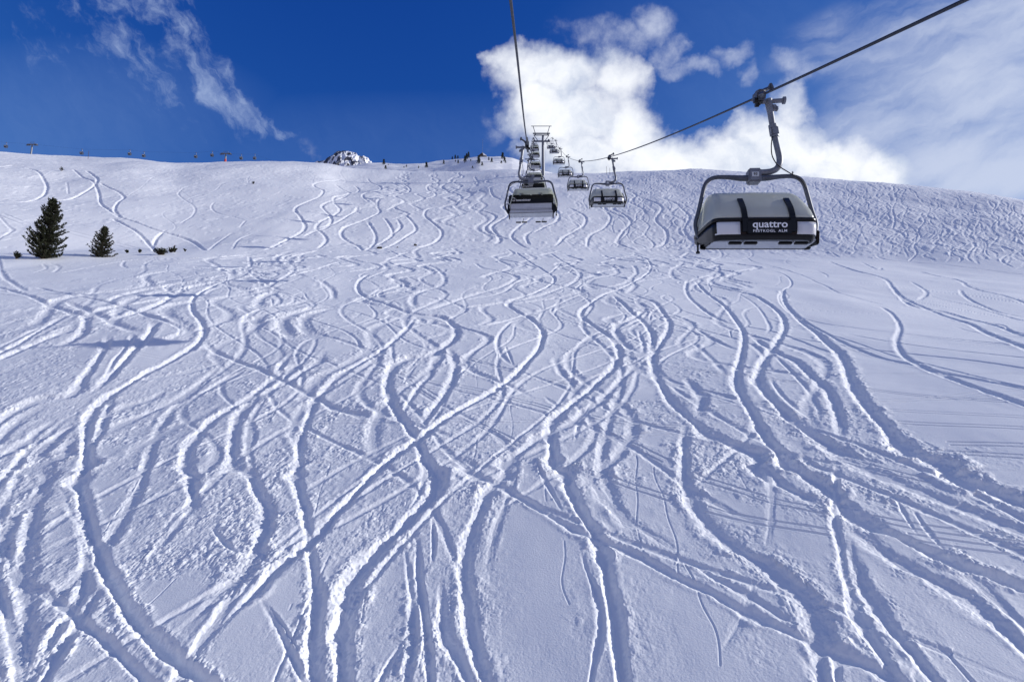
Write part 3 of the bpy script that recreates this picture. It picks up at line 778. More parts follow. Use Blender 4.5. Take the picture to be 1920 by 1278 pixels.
# ---- traced runs on the near slope, oldest first
near = [
    ("@1 0,120 30,180 60,200", .6, .12, .6), ("@1 700,80 690,110 720,130", .5, .10, .5), ("@1 270,90 330,110 300,150", .5, .08, .4), ("@1 230,90 260,120 180,155", .4, .06, .3),
    ("@1 310,160 500,120 760,80 1100,70 1400,45", .5, .10, .7), ("@1 620,150 900,115 1150,80 1420,55 1650,40", .5, .12, .8), ("@1 1250,270 1450,240 1600,190 1800,130 1920,90", .6, .14, 1),
    ("@1 830,220 1000,190 1250,150 1450,105 1650,60", .6, .10, 1), ("@1 1400,50 1410,100 1390,140 1450,190 1530,230 1600,250", .6, .13, .9), ("@1 1600,90 1650,120 1640,160 1550,210 1490,240", .6, .12, 1),
    ("@1 1150,280 1200,245 1290,225", .4, .07, .4), ("@1 1590,240 1500,270 1460,310 1480,345 1600,330 1760,290", .9, .16, 1), ("@1 1780,190 1860,230 1880,290", .7, .14, 1),
    ("@1 1520,385 1440,420 1440,450 1380,500", .7, .15, 1), ("@1 1920,330 1740,360 1620,400 1590,460 1650,510 1750,540", .9, .18, 1.1), ("@1 1920,340 1760,385 1710,420 1740,500 1830,520 1920,500", .8, .15, 1),
    ("@1 0,235 120,270 250,322 350,362 420,388 560,405 700,428", .55, .15, .7), ("@1 190,228 350,266 500,294 650,330 760,372 880,420 1000,467 1090,500", .5, .14, .5),
    ("@1 0,275 120,292", .4, .1, .5), ("@1 360,310 440,345 560,400 690,470 800,510", .7, .16, .8), ("@1 1010,410 1020,470 990,545", .25, .07, .3),
    ("@1 370,392 300,442 200,500 100,560 0,610", .45, .13, .6), ("@1 430,435 370,490 280,525 170,572 0,645", .65, .15, 1.1), ("@1 330,600 450,580 590,540", .35, .05, .3),
    ("@1 600,512 592,580 540,662 480,742 430,812 370,852 200,882 100,932 0,1000", .5, .15, 1.1), ("@1 630,520 560,650 500,760", .3, .10, .5),
    ("@1 1290,640 1100,700 900,740 700,770", .35, .06, .4), ("@1 1260,660 1120,770 980,860 820,935 700,990 600,1050 530,1100", .5, .11, .7), ("@1 970,790 830,855 700,900 560,985", .45, .10, .5),
    ("@1 860,430 862,470 820,542 760,602 680,682 600,762 520,830", .55, .20, 1.2), ("@1 740,505 735,550 640,670 580,770", .3, .09, .6),
    ("@1 1400,690 1250,760 1120,830", .5, .12, .8), ("@1 1300,860 1130,960 950,1040 800,1130 700,1230", .5, .06, .5),
    ("@1 350,870 180,940 80,1010 0,1090", .5, .12, .7), ("@1 420,960 330,1050 250,1120 215,1220 @4 200,20 160,120 100,250 50,380 0,560", .55, .15, 1.2),
    ("@1 440,1010 390,1110 330,1190 @4 260,20 250,110 200,220 180,330 165,440 135,560 120,660 150,800 150,1000 150,1278", .6, .17, 1.2),
    ("@4 0,760 40,920 80,1090 95,1278", .35, .14, .8), ("@4 30,420 60,600 90,690", .4, .12, 1), ("@1 180,1240 260,1120 380,1030 440,990", .5, .15, 1.2),
    ("@4 350,180 420,300 475,440 485,600 462,750 420,850 350,955 260,1110 190,1250", .34, .14, .6), ("@4 545,700 515,820 440,950 350,1085 260,1250", .36, .15, 1.0),
    ("@2 750,92 800,125 900,146 980,176 962,202 880,236 760,266 600,322 480,362", .7, .13, 1), ("@2 130,190 270,130", .5, .09, .7), ("@2 470,100 540,130 580,175 560,215 480,240 420,270 400,310 420,350", .7, .13, 1),
    ("@2 160,155 104,190 92,232 140,276 220,312 300,342 380,372 450,382 540,392 615,432 650,490 620,545 560,585 480,622 370,642 310,672 270,740 262,810 280,880 320,950 380,1030 420,1090 @5 480,40 530,120 520,200 450,285 340,400 200,522 70,690 30,820 10,1000 20,1278", .5, .17, 1.2),
    ("@2 430,390 392,440 340,502 270,562 190,622 90,682 0,732 @1 1840,800 1775,880 1740,960 1705,1060 1685,1150 1682,1260 @4 1672,80 1680,180 1712,290 1732,400 1752,560 1772,700 1782,800 1772,940 1762,1060 1780,1278", .42, .16, 1.0),
    ("@1 1830,590 1790,662 1700,722 1600,782 1500,832 1400,902 1345,965 1320,1042 1310,1150 1335,1260 @4 1382,80 1442,190 1492,280 1502,350 1482,440 1442,540 1402,620 1330,700 1200,832 1050,962 930,1080", .46, .17, 1.2),
    ("@1 1640,600 1590,670 1550,740 1400,862 1250,952 1150,1032 1082,1112 1052,1200 1050,1260 @4 1072,100 1082,200 1092,330 1152,392", .44, .16, 1.3),
    ("@4 1180,390 1250,482 1330,562", .26, .09, .3), ("@4 1440,780 1540,920 1640,1100 1700,1230", .26, .11, .2), ("@4 1500,830 1600,960 1690,1100", .12, .06, 0),
    ("@1 1710,660 1640,700 1590,770", .5, .13, .9), ("@2 520,622 500,720 440,802 380,892 350,952", .35, .12, .7), ("@2 430,670 380,730 350,790", .2, .06, .2),
    ("@2 600,580 640,660 622,760 580,842 500,952 425,1065", .5, .17, 1.0), ("@2 540,400 480,430 430,400", .6, .14, .8),
    ("@2 980,410 920,460 885,520 880,580 920,640 980,690", .3, .09, .5), ("@2 880,560 880,660 870,750", .12, .05, .1), ("@2 920,560 970,680", .2, .08, .1),
    ("@2 1220,610 1205,640 1230,700 1290,760 1312,830", .3, .08, .1), ("@2 1130,830 1200,880 1250,900", .25, .06, .1), ("@2 1420,480 1400,510 1330,550", .5, .11, 1),
    ("@2 980,42 1060,92 1150,142 1198,182 1172,222 1080,266 960,302 940,326 990,366 1060,402 1122,462 1132,502 1105,582 1050,652 980,726 900,788 820,842 700,912 560,1002 450,1092 360,1150 @5 200,90 90,200 0,292 @4 1800,430 1700,525 1560,642 1450,762 1300,902 1120,1080", .42, .17, 1.1),
    ("@2 1170,42 1230,82 1310,122 1342,162 1312,202 1222,242 1100,282 1000,300 800,330 620,350", .7, .14, 1), ("@2 1240,90 1200,130 1150,160 1000,200 900,260 700,300", .5, .1, 1),
    ("@2 1400,265 1280,300 1130,360 1050,380 860,440 700,470", .4, .08, .7),
    ("@2 1640,42 1712,82 1742,122 1702,172 1620,222 1500,272 1420,312 1362,352 1352,392 1402,432 1482,482 1540,532 1562,592 1520,682 1430,772 1300,882 1205,972 1178,1062 1190,1150 1212,1260 @5 1250,80 1282,172 1332,282 1402,402 1445,485 1482,602 1512,752 1542,902 1562,1052 1590,1278", .46, .17, 1.0),
    ("@2 1420,100 1500,110 1552,150 1500,175 1420,190 1390,222 1440,252", .8, .13, .8), ("@2 1640,110 1660,150 1630,190 1650,230 1610,270", .7, .13, .9), ("@2 1920,110 1860,140 1870,180 1920,200", .7, .13, .6),
    ("@2 1520,280 1580,330 1640,380 1690,420 1740,480 1750,540 1735,600", .5, .17, .8), ("@2 1720,350 1640,410 1560,440 1550,490 1600,550 1680,600", .5, .15, .9),
    ("@2 1690,600 1700,560 1670,470", .3, .1, .4), ("@2 1610,270 1690,300 1762,332 1812,382 1842,432 1832,492 1782,562 1752,622 1762,702 1802,782 1862,882 @3 60,1000 160,1080 300,1130 420,1190 @6 420,70 560,170 700,250 800,320 860,360", .5, .17, 1.1),
    ("@2 1680,642 1640,682 1560,762 1450,872 1380,922 1270,1012 1130,1082 1040,1152 930,1240 @5 920,100 850,180 800,262 752,382 712,502 702,652 712,802 732,952 772,1102 812,1278", .46, .17, 1.2),
    ("@2 1400,820 1412,880 1340,1000 1312,1130", .2, .07, .3), ("@5 350,480 380,640 400,760 408,900 400,1060 360,1240", .25, .10, .9), ("@5 410,380 430,520 440,700 470,900 490,1080 500,1278", .26, .14, .9),
    ("@5 510,330 520,480 510,600", .2, .08, 1), ("@5 560,640 570,860 590,1000 660,1120 740,1278", .3, .11, 1.2), ("@5 440,0 470,90 440,210 380,310", .25, .10, .6), ("@5 390,960 320,1060 210,1250", .2, .08, .8),
    ("@5 1330,490 1380,640 1440,800 1458,950 1430,1120 1400,1278", .17, .10, .2), ("@5 1090,20 1140,130 1250,330", .2, .08, 1), ("@5 1250,40 1380,120 1480,240 1640,380 1800,482 1920,572", .5, .07, .1),
    ("@3 30,190 18,250 60,322 150,382 260,432", .5, .13, .5), ("@3 40,60 140,90 200,130 180,160 60,195 20,215", .7, .13, .6), ("@3 60,455 130,500 250,560 330,590", .4, .09, .3), ("@3 30,520 150,620 250,740", .4, .08, .4),
    ("@3 260,460 275,520", .15, .05, 0), ("@3 300,270 400,330 470,410 490,460 470,500", .3, .07, .1), ("@3 180,0 220,50 180,80", .6, .1, .4), ("@3 380,30 390,60 280,90", .5, .1, .3),
    ("@3 60,60 160,110", .5, .09, .2), ("@3 150,180 250,210 360,245", .5, .1, .1),
    ("@3 70,200 150,282 240,352 305,422 342,500 332,600 305,700 302,782 342,872 402,972 452,1062 522,1150 600,1250 @6 680,100 840,222 920,322 1050,402 1250,482 1400,552 1550,612 1700,662 1920,742", .48, .17, .9),
    ("@3 60,205 280,258 380,282 480,332 552,392 572,452 542,522 492,592 442,672 422,762 462,832 522,902 602,982 702,1052 802,1112 882,1162 1000,1212 1100,1260", .52, .17, .9),
    ("@3 490,740 520,800 580,880 680,960 780,1000", .22, .08, .2), ("@3 500,600 620,720 720,850 765,960 765,1030", .25, .09, .4),
    ("@3 380,500 500,582 620,642 720,732 802,812 852,902 882,1002 892,1130", .50, .18, .7),
    ("@3 560,250 570,320 640,402 720,462 800,532 872,592 912,662 942,762 982,842 1052,932 1132,1022 1202,1102 1300,1182 1450,1242 @6 1500,90 1600,152 1750,202 1920,275", .6, .20, 1.1),
    ("@3 480,140 560,162 612,212 572,252 542,292 562,342 622,392 702,432 802,492 902,542 1050,602 1200,652 1350,692 1450,722 1600,752 1800,792 1920,822", .34, .10, .1),
    ("@3 1100,350 1170,392 1222,462 1202,532 1222,592 1292,652 1400,712 1520,762 1650,812 1780,862 1920,912", .40, .11, .1),
    ("@3 820,100 950,142 1080,172 1142,192 1182,242 1242,292 1340,342 1450,392 1600,442 1750,502 1920,572", .6, .15, .4), ("@3 1200,260 1320,350 1450,372 1600,412 1750,452 1920,502", .5, .13, .4),
    ("@3 1320,140 1450,172 1560,202 1610,232 1750,272 1920,322", .6, .13, .4), ("@3 1560,240 1582,282 1680,332 1800,372 1920,395", .5, .12, .2), ("@3 1280,200 1350,240 1370,270 1320,305", .5, .11, .5),
    ("@3 1380,285 1600,330 1920,420", .4, .1, .2), ("@3 350,60 400,92 500,122 620,152 740,202 850,252 920,282 1060,322 1170,352", .4, .09, .2), ("@3 1000,100 1100,140 1120,130", .6, .1, .3),
    ("@3 740,140 800,160 815,182", .4, .08, .2), ("@3 1080,50 1130,80 1400,105 1920,160", .5, .1, .3), ("@3 820,30 880,70", .6, .12, .5), ("@3 600,70 580,100 640,130", .3, .05, 0),
    ("@3 0,720 60,790 100,862 95,940 70,985", .5, .16, .8), ("@3 60,985 20,1040 @6 10,30 25,180 80,300 200,442 350,552 490,642 600,742 690,832 742,932 762,1062 790,1278", .46, .16, .9),
    ("@6 760,880 820,980 850,1080 870,1278", .2, .09, .5), ("@6 870,0 868,130 862,260 862,400 892,550 912,680 952,800 1002,950 1100,1102 1210,1278", .30, .13, .9), ("@6 925,430 955,580 1022,760 1152,952 1302,1132 1420,1278", .40, .16, .4),
    ("@6 900,300 970,440 1050,492 1200,602 1400,702 1600,812 1750,932 1920,1082", .44, .16, .4), ("@6 1450,600 1600,692 1750,812 1920,962", .36, .07, .1), ("@6 1180,200 1260,360 1330,470", .16, .06, .3), ("@6 1280,290 1400,460 1490,560", .2, .06, .2),
    ("@6 440,20 490,120 500,260 490,400 470,560", .35, .035, 0), ("@6 420,660 380,800 @6 330,930 220,1120", .35, .035, 0), ("@6 570,780 640,920", .15, .06, .5), ("@6 560,1040 680,1150 780,1278", .3, .08, .2),
    ("@6 0,570 180,690 380,800 560,920 740,1010", .36, .09, .3),
    ("@1 1140,542 1200,592 1320,642 1450,692 1550,742 1650,792 1770,852 1900,922 @2 120,962 200,1002", .40, .14, .2),
    ("@2 540,1160 650,1212 740,1262 @5 700,80 880,162 1000,232 1200,352 1350,432 1500,492 1700,582 1920,702 @6 150,770 300,862 450,932 600,1002 740,1062 900,1152 1050,1202 1180,1278", .36, .15, .25),
    ("@4 0,300 60,200 130,60 180,0", .45, .14, 1), ("@4 0,480 40,420 110,300 150,200", .4, .13, 1), ("@1 60,1260 160,1150 260,1060 380,960", .45, .13, 1.1), ("@1 0,1180 100,1130 220,1040 340,960", .45, .12, 1.1),
    ("@1 490,1180 560,1040 600,920 640,840", .45, .14, .8),
    ("@1 1300,190 1180,232 1100,282 1078,332 1092,392 1132,442 1145,502 1080,582 960,652 840,712 720,782 620,842 540,912 500,992 488,1100 482,1260 @4 450,100 462,200 492,330 532,470 572,590 612,690 672,800 742,910 832,1012 930,1102 1050,1192 1180,1278", .44, .17, 1.2),
    ("@4 100,682 250,772 400,892 500,982 620,1082 720,1182 820,1278", .34, .16, .6),
]
for s, w, d_, sp in near:
    track(s, w, d_ * DEPTH_K, sp, 1.05)

# ---- lumps of thrown snow and the finished sheet
cellx = Yg * dt; celly = np.gradient(rows)[:, None] * np.ones((1, NC))
cell = np.maximum(cellx, celly * .5)
lump = np.zeros((NR, NC)); 
for wl, am, sd_ in ((1.1, .060, 57), (.6, .040, 60), (.30, .011, 63), (.14, .016, 66), (.075, .018, 69), (.042, .012, 72)):
    f = 1 - smooth01((cell - wl * .35) / (wl * .5))
    if wl > .5: f = f * np.clip((dist - 22) / 45, 0, 1)
    n_ = vnoise(Xg / wl, Yg / wl * .85, sd_)
    lump += f * am * (2.4 * np.maximum(n_ - .12, 0) - .25 if .1 < wl < .5 else np.sqrt(np.abs(n_)) * 1.5 - .8)
far_l = np.clip((dist - 40) / 80, 0, 1)
lump += far_l * .06 * vnoise(Xg / 1.7, Yg / 2.6, 73) + far_l * .08 * vnoise(Xg / .8, Yg / 1.3, 75)
fine_s = .004 * vnoise(Xg / .4, Yg / .5, 80) + .012 * vnoise(Xg / 1.6, Yg / 2.1, 82)
clod = .55 + .9 * smooth01(fbm(Xg / .9, Yg / 1.1, 3, 91) * .8 + .45)
Zg += HD + lump * RG * clod * LUMP_K + fine_s

verts = np.stack([Xg, Yg, Zg], -1).reshape(-1, 3).astype(np.float32)
ii = np.arange(NR * NC).reshape(NR, NC)
quads = np.stack([ii[:-1, :-1], ii[:-1, 1:], ii[1:, 1:], ii[1:, :-1]], -1).reshape(-1, 4)
# rest of the mountainside around and below, out of the picture, joined as one sheet
gx = np.arange(-1400, 1401, 14.0); gy = np.arange(-1200, 900, 14.0)
GX, GY = np.meshgrid(gx, gy)
GZ = z_base(GX, np.minimum(GY, 560.0)) + fbm(GX / 60, GY / 60, 3, 5) * 1.2
GZ = np.where(GY > 560, GZ - (GY - 560) * .1, GZ)
tq = GX / np.maximum(GY, 1)
inside = (GY > 4) & (GY < 575) & (np.abs(tq) < float(cols[-1]) + 14 / np.maximum(GY, 1))
GZ = np.where(inside, GZ - 6.0 - .02 * np.maximum(GY, 0), GZ)
gi = np.arange(GX.size).reshape(GX.shape) + len(verts)
gq = np.stack([gi[:-1, :-1], gi[:-1, 1:], gi[1:, 1:], gi[1:, :-1]], -1).reshape(-1, 4)
verts = np.vstack([verts, np.stack([GX, GY, GZ], -1).reshape(-1, 3).astype(np.float32)])
quads = np.vstack([quads, gq])
def np_mesh(name, v, q, m):
    me = bpy.data.meshes.new(name)
    me.vertices.add(len(v)); me.vertices.foreach_set('co', v.ravel())
    me.loops.add(q.size); me.loops.foreach_set('vertex_index', q.ravel().astype(np.int32))
    me.polygons.add(len(q)); me.polygons.foreach_set('loop_start', np.arange(0, q.size, 4, dtype=np.int32))
    me.polygons.foreach_set('use_smooth', np.ones(len(q), bool))
    me.update(calc_edges=True); me.materials.append(m)
    o = bpy.data.objects.new(name, me); COL.objects.link(o)
    return o
slope = np_mesh('snow_slope', verts, quads, M['snow']); tag(slope, kind='structure')

def surf_z(x, y):
    """height of the finished sheet"""
    r = np.clip(np.searchsorted(rows, y) - 1, 0, NR - 2); t = x / y
    c = np.clip(np.searchsorted(cols, t) - 1, 0, NC - 2)
    u = (y - rows[r]) / (rows[r + 1] - rows[r]); v = (t - cols[c]) / (cols[c + 1] - cols[c])
    return float((Zg[r, c] * (1 - v) + Zg[r, c + 1] * v) * (1 - u) + (Zg[r + 1, c] * (1 - v) + Zg[r + 1, c + 1] * v) * u)

# ------------------------------------------------------------------ far hill and rocky summit behind it
HILL = pl([(480, 330), (560, 318), (620, 312), (690, 306), (720, 306), (760, 306), (800, 304), (840, 300), (880, 295), (900, 292.5), (930, 293), (960, 297), (985, 305), (1010, 316), (1040, 326), (1120, 345)])
def hill_z(x, y):
    t = x / y; es = np.interp(t, *HILL)
    lo = es - .05
    s = smooth01((y - 320) / 160.)
    bump = .010 * np.exp(-((y - 400) / 22.) ** 2) * smooth01((t + .15) / .1)
    return y * (lo + (es - lo) * s ** .8 - np.where(y > 480, (y - 480) * .0006, 0) + bump) + 1.2 * fbm(x / 30, y / 30, 4, 31)
hy = np.linspace(320, 560, 150); ht = np.linspace(-.5, .2, 330)
HX = hy[:, None] * ht[None]; HY = np.repeat(hy[:, None], len(ht), 1)
HZ = hill_z(HX, HY)
hi = np.arange(HX.size).reshape(HX.shape)
hill = np_mesh('far_hill', np.stack([HX, HY, HZ], -1).reshape(-1, 3).astype(np.float32),
               np.stack([hi[:-1, :-1], hi[:-1, 1:], hi[1:, 1:], hi[1:, :-1]], -1).reshape(-1, 4), M['snow']); tag(hill, kind='structure')
PEAK = pl([(540, 330), (575, 312), (592, 302), (606, 297), (618, 290), (627, 286), (640, 284), (655, 285.5), (668, 288), (680, 291), (690, 297), (700, 304), (715, 315), (730, 330)])
py_ = np.linspace(640, 900, 150); pt = np.linspace(float(PEAK[0][0]), float(PEAK[0][-1]), 260)
PX = py_[:, None] * pt[None]; PY = np.repeat(py_[:, None], len(pt), 1)
es = np.interp(PX / PY, *PEAK)
ss = smooth01((PY - 640) / 170.)
rid = 1 - np.abs(fbm(PX / 16 + .6 * PY / 40, PY / 40, 5, 51)); 
PZ = PY * (es - .055 * (1 - ss) - np.where(PY > 810, (PY - 810) * .0008, 0)) + (rid - .8) * 9
rk = smooth01((fbm(PX / 5.5, PY / 14, 4, 53) * 1.2 + (rid - .72) * 2.0 - np.clip((PX / PY - float(ray(640, 290)[0])) * 16, -.35, 1.1) - .15) / .25)
pi_ = np.arange(PX.size).reshape(PX.shape)
peak = np_mesh('rocky_summit', np.stack([PX, PY, PZ], -1).reshape(-1, 3).astype(np.float32),
               np.stack([pi_[:-1, :-1], pi_[:-1, 1:], pi_[1:, 1:], pi_[1:, :-1]], -1).reshape(-1, 4), M['rocky_snow']); tag(peak, kind='structure')
ra = peak.data.attributes.new('rock', 'FLOAT', 'POINT'); ra.data.foreach_set('value', rk.ravel().astype(np.float32))
# ------------------------------------------------------------------ chairlift
AZ = .0435                                             # the line runs a little right of the view axis
def rope_x(y, side): return (5.14 if side > 0 else -.40) + AZ * y
RZ_R = np.array([(-70, -22.8), (0, 2.55), (6.16, 4.97), (12.2, 7.39), (37.5, 18.2), (63, 30.1), (88.5, 43.1), (114, 57.3), (139.5, 72.3), (175, 91.5), (208, 107.3), (235, 120), (330, 152), (420, 178)])
RZ_L = np.array([(-70, -22.8), (0, 3.3), (9.2, 7.2), (20, 11.0), (27, 13.75), (52.5, 25.4), (78, 37.8), (103.5, 51.6), (129, 66.2), (154.5, 80.6), (175, 91.5), (208, 107.3), (235, 120), (330, 152), (420, 178)])
def pchip(xs, ys, x):
    d = np.gradient(ys, xs); i = np.clip(np.searchsorted(xs, x) - 1, 0, len(xs) - 2)
    h = xs[i + 1] - xs[i]; t = (x - xs[i]) / h
    return (ys[i] * (1 + 2 * t) * (1 - t) ** 2 + d[i] * h * t * (1 - t) ** 2 + ys[i + 1] * t * t * (3 - 2 * t) - d[i + 1] * h * t * t * (1 - t))
def rope_z(y, side):
    a = RZ_R if side > 0 else RZ_L
    return float(pchip(a[:, 0], a[:, 1], y))
for side, lab in ((1, 'thick dark steel cable climbing from the right edge above the nearest chair'), (-1, 'dark steel cable dropping from the top centre edge down to the tower')):
    ys = np.concatenate([np.arange(-70, 220, 1.5), np.arange(220, 420, 8)])
    o = MB().tube([(rope_x(y, side), y, rope_z(y, side)) for y in ys], .027, 8).build('lift_cable', M['rope'])
    tag(o, lab, 'cable', 'haul cables of the chairlift')

# bubble cover: stacked level curves, straight sides, rounded front corners
LV = [(-2.34, -.13, .86), (-2.35, -.02, .90), (-2.385, .14, .94), (-2.46, .30, .98), (-2.56, .45, 1.03), (-2.70, .62, 1.08), (-2.86, .77, 1.13), (-3.04, .91, 1.175), (-3.20, .985, 1.205), (-3.28, 1.005, 1.215)]
def level(z):
    a = np.array(LV); zz = -a[:, 0]
    return float(np.interp(-z, zz, a[:, 1])), float(np.interp(-z, zz, a[:, 2]))
def plan(ff, wr, off=0.0, nf=14):
    wf = wr - .15 * min(1, (ff + .13) / .9); fr = -.15; r = min(.16, max(.02, (ff - fr) * .45))
    pts = []
    for k in range(6): 
        s = k / 6; pts.append((-wr + (wr - wf) * s * ((ff - r - fr) / max(ff - fr, 1e-3)), fr + (ff - r - fr) * s))
    for k in range(7):
        a = math.pi / 2 * k / 6; pts.append((-wf + r - r * math.cos(a), ff - r + r * math.sin(a)))
    for k in range(1, nf): pts.append((-wf + r + (2 * wf - 2 * r) * k / nf, ff + .02 * math.sin(math.pi * k / nf)))
    right = [(-x, f) for x, f in pts[:13]][::-1]
    pts = pts + right
    if off:
        q = []
        for i, p in enumerate(pts):
            a = pts[max(i - 1, 0)]; b = pts[min(i + 1, len(pts) - 1)]
            tx, tf = b[0] - a[0], b[1] - a[1]; l = math.hypot(tx, tf) + 1e-9
            q.append((p[0] - tf / l * off, p[1] + tx / l * off))
        pts = q
    return pts
def shell(levels, off=0.0, x0=None, x1=None, thick=0.0):
    """levels: (z, f_front, half width); returns MB; forward is -Y"""
    mb = MB(); rings = []
    for lv in levels:
        z, ff, w = lv[:3]; rise = lv[3] if len(lv) > 3 else 0
        p = plan(ff, w, off)
        rings.append([(x, -f, z + rise * max(0, 1 - (f + .15) / (ff - .05))) for x, f in p])
    n = len(rings[0]); base = [q for r_ in rings for q in r_]
    fs = []
    for i in range(len(rings) - 1):
        for k in range(n - 1):
            xm = (base[i * n + k][0] + base[i * n + k + 1][0]) / 2
            if x0 is not None and xm < x0: continue
            if x1 is not None and xm > x1: continue
            fs.append((i * n + k, i * n + k + 1, (i + 1) * n + k + 1, (i + 1) * n + k))
    used = sorted({i for f in fs for i in f}); mp = {u: i for i, u in enumerate(used)}
    mb.add([base[u] for u in used], [tuple(mp[i] for i in f) for f in fs])
    return mb
def solid(o, t):
    md = o.modifiers.new('thickness', 'SOLIDIFY'); md.thickness = t; md.offset = 1
    return o

def rotx(a): return Matrix.Rotation(a, 3, 'X')
def roty(a): return Matrix.Rotation(a, 3, 'Y')

def make_chair():
    r = empty('chairlift_chair')
    cx = -.14
    # grip on the cable
    g = MB(); pitch = rotx(R(23))
    g.box((.02, 0, .0), (.20, .42, .20), pitch, .03)
    g.box((.02, -.02, .10), (.12, .30, .10), pitch, .02)
    g.tube([(0, -.44, -.17), (0, -.2, -.075)], [.03, .07], 8).tube([(0, .2, .075), (0, .44, .17)], [.07, .03], 8)
    g.build('grip', M['dark_steel'], r)
    g = MB().tube([(.02, -.05, .06), (.16, .05, .19), (.31, .1, .28)], [.05, .045, .04], 8).box((.32, .1, .29), (.07, .13, .15), roty(R(-20)), .015)
    g.build('grip_lever', M['dark_steel'], r)
    g = MB()
    for x, y in ((-.10, -.10), (-.02, .06)):
        g.tube([(x - .03, y, -.15), (x + .05, y, -.15)], .065, 12)
    g.box((.02, 0, -.13), (.12, .2, .07), None, .015)
    g.build('guide_roller', M['black'], r)
    # hanger
    h = MB().tube([(.08, 0, -.13), (.55, 0, -.11)], .05, 12).tube([(.54, 0, -.11), (.59, 0, -.11)], .085, 14)
    h.tube([(.22, 0, -.08), (.235, 0, -.22), (.262, 0, -.40), (.30, 0, -.74)], [.085, .08, .07, .066], 12)
    h.box((.34, 0, -.27), (.1, .12, .10), None, .02).tube([(.30, 0, -.35), (.40, 0, -.30)], .035, 8).box((.40, 0, -.31), (.05, .1, .09), None, .01)
    h.tube([(.345, 0, -.95), (.365, 0, -1.12), (.405, 0, -1.34), (.43, 0, -1.5), (.42, 0, -1.64), (.36, 0, -1.75), (.25, 0, -1.81), (.12, 0, -1.83), (-.02, 0, -1.835)], .068, 14, smooth=4)
    h.build('hanger', M['grey_steel'], r)
    d = MB().box((.325, 0, -.86), (.17, .17, .23), roty(R(-7)), .03).tube([(.30, 0, -.70), (.31, 0, -.78)], .095, 12).tube([(.345, -.0, -.95), (.35, 0, -1.0)], .085, 12)
    d.build('damper_box', M['grey_steel'], r)
    MB().tube([(.27, -.05, -1.0), (.235, -.07, -1.25), (.25, -.08, -1.5), (.36, -.1, -1.72), (.55, -.12, -1.88), (.74, -.09, -1.99), (.88, -.08, -2.10), (.98, -.02, -2.28)], .012, 6, smooth=4).build('control_wire', M['rubber'], r)
    b = MB().box((cx, 0, -1.93), (.28, .26, .32), None, .03).build('clamp_block', M['grey_steel'], r)
    MB().box((0, -.133, .03), (.15, .012, .11), None, .004).build('number_plate', M['plate'], b, loc=(cx, 0, -1.96))
    # frame
    f = MB()
    for s in (-1, 1):
        f.tube([(cx, 0, -1.97), (cx + s * .30, 0, -1.965), (cx + s * .55, 0, -1.94), (cx + s * .80, 0, -1.935), (cx + s * .97, 0, -1.99), (cx + s * 1.07, 0, -2.12), (cx + s * 1.13, 0, -2.35),
                (cx + s * 1.22, 0, -2.75), (cx + s * 1.285, -.01, -3.0), (cx + s * 1.285, -.02, -3.15), (cx + s * 1.24, -.06, -3.34), (cx + s * 1.14, -.14, -3.50), (cx + s * 1.05, -.24, -3.55)],
               [.075, .065, .05, .046, .046, .046, .046, .046, .046, .046, .044, .042, .04], 12, smooth=4)
    f.build('frame', M['dark_steel'], r)
    for s in (-1,):
        MB().tube([(cx + s * 1.245, -.02, -3.42), (cx + s * 1.245, -.02, -3.70)], .022, 8).tube([(cx + s * 1.245, -.02, -3.69), (cx + s * 1.245, -.02, -3.73)], .045, 10).build('parking_stub', M['black'], r)
    # seat
    s_ = MB().box((cx, -.20, -3.565), (2.16, .66, .07), rotx(R(2)), .02).build('seat', M['silver'], r)
    q = MB()
    for k in range(4): q.box((cx - .81 + .54 * k, -.24, -3.49), (.50, .52, .09), rotx(R(2)), .035)
    q.build('cushion', M['black'], s_)
    for s in (-1, 1):
        MB().box((cx + s * 1.10, -.34, -3.50), (.05, .50, .30), rotx(R(10)), .02).build('armrest', M['black'], r)
    # backrest with its lettered board
    bk = MB().box((cx, .10, -2.90), (2.20, .05, .42), rotx(R(4)), .015).build('backrest', M['black'], r)
    q = MB()
    for k in range(4): q.box((cx - .81 + .54 * k, .055, -2.98), (.50, .06, .70), rotx(R(4)), .028)
    q.build('back_cushion', M['black'], bk)
    lp = MB().box((cx, .095, -3.245), (2.04, .045, .25), None, .006).box((cx, .098, -3.405), (2.04, .045, .045), None, .006).box((cx, .095, -3.51), (2.06, .045, .12), None, .008)
    lp.build('back_panel', M['silver'], r)
    MB().box((cx, .088, -3.37), (2.05, .03, .03)).box((cx, .088, -3.44), (2.05, .03, .025)).box((cx, .09, -3.585), (2.1, .04, .03)).build('panel_seam', M['black'], r)
    for s in (-1, 1):
        MB().box((cx + s * 1.14, .08, -2.93), (.08, .09, .17), None, .015).box((cx + s * 1.15, .07, -3.10), (.13, .08, .10), None, .015).build('bracket', M['silver'], bk)
        MB().box((cx + s * 1.10, .07, -3.38), (.14, .10, .46), roty(R(-4 * s)), .02).build('side_cheek', M['black'], r)
    # logo ring and name on the back board (read from behind)
    ring = MB(); pr = []
    for k in range(24):
        a = 2 * math.pi * k / 24 * .86 + .45
        pr.append((cx + .86 - .085 * math.cos(a), .131, -2.90 + .085 * math.sin(a)))
    ring.tube(pr, .013, 6).box((cx + .82, .131, -2.90), (.09, .012, .02))
    ring.build('logo_ring', M['lettering'], bk)
    text_mesh('back_lettering', 'lasspointner', .15, M['lettering'], bk, (cx + .38, .130, -2.945), (R(90), 0, R(180)), .002, .002)
    # bubble
    up = [l for l in LV]
    bb = shell(up).build('bubble_cover', M['bubble'], r); bb.location.x = cx - .11; bb.scale.x = .955; solid(bb, .012)
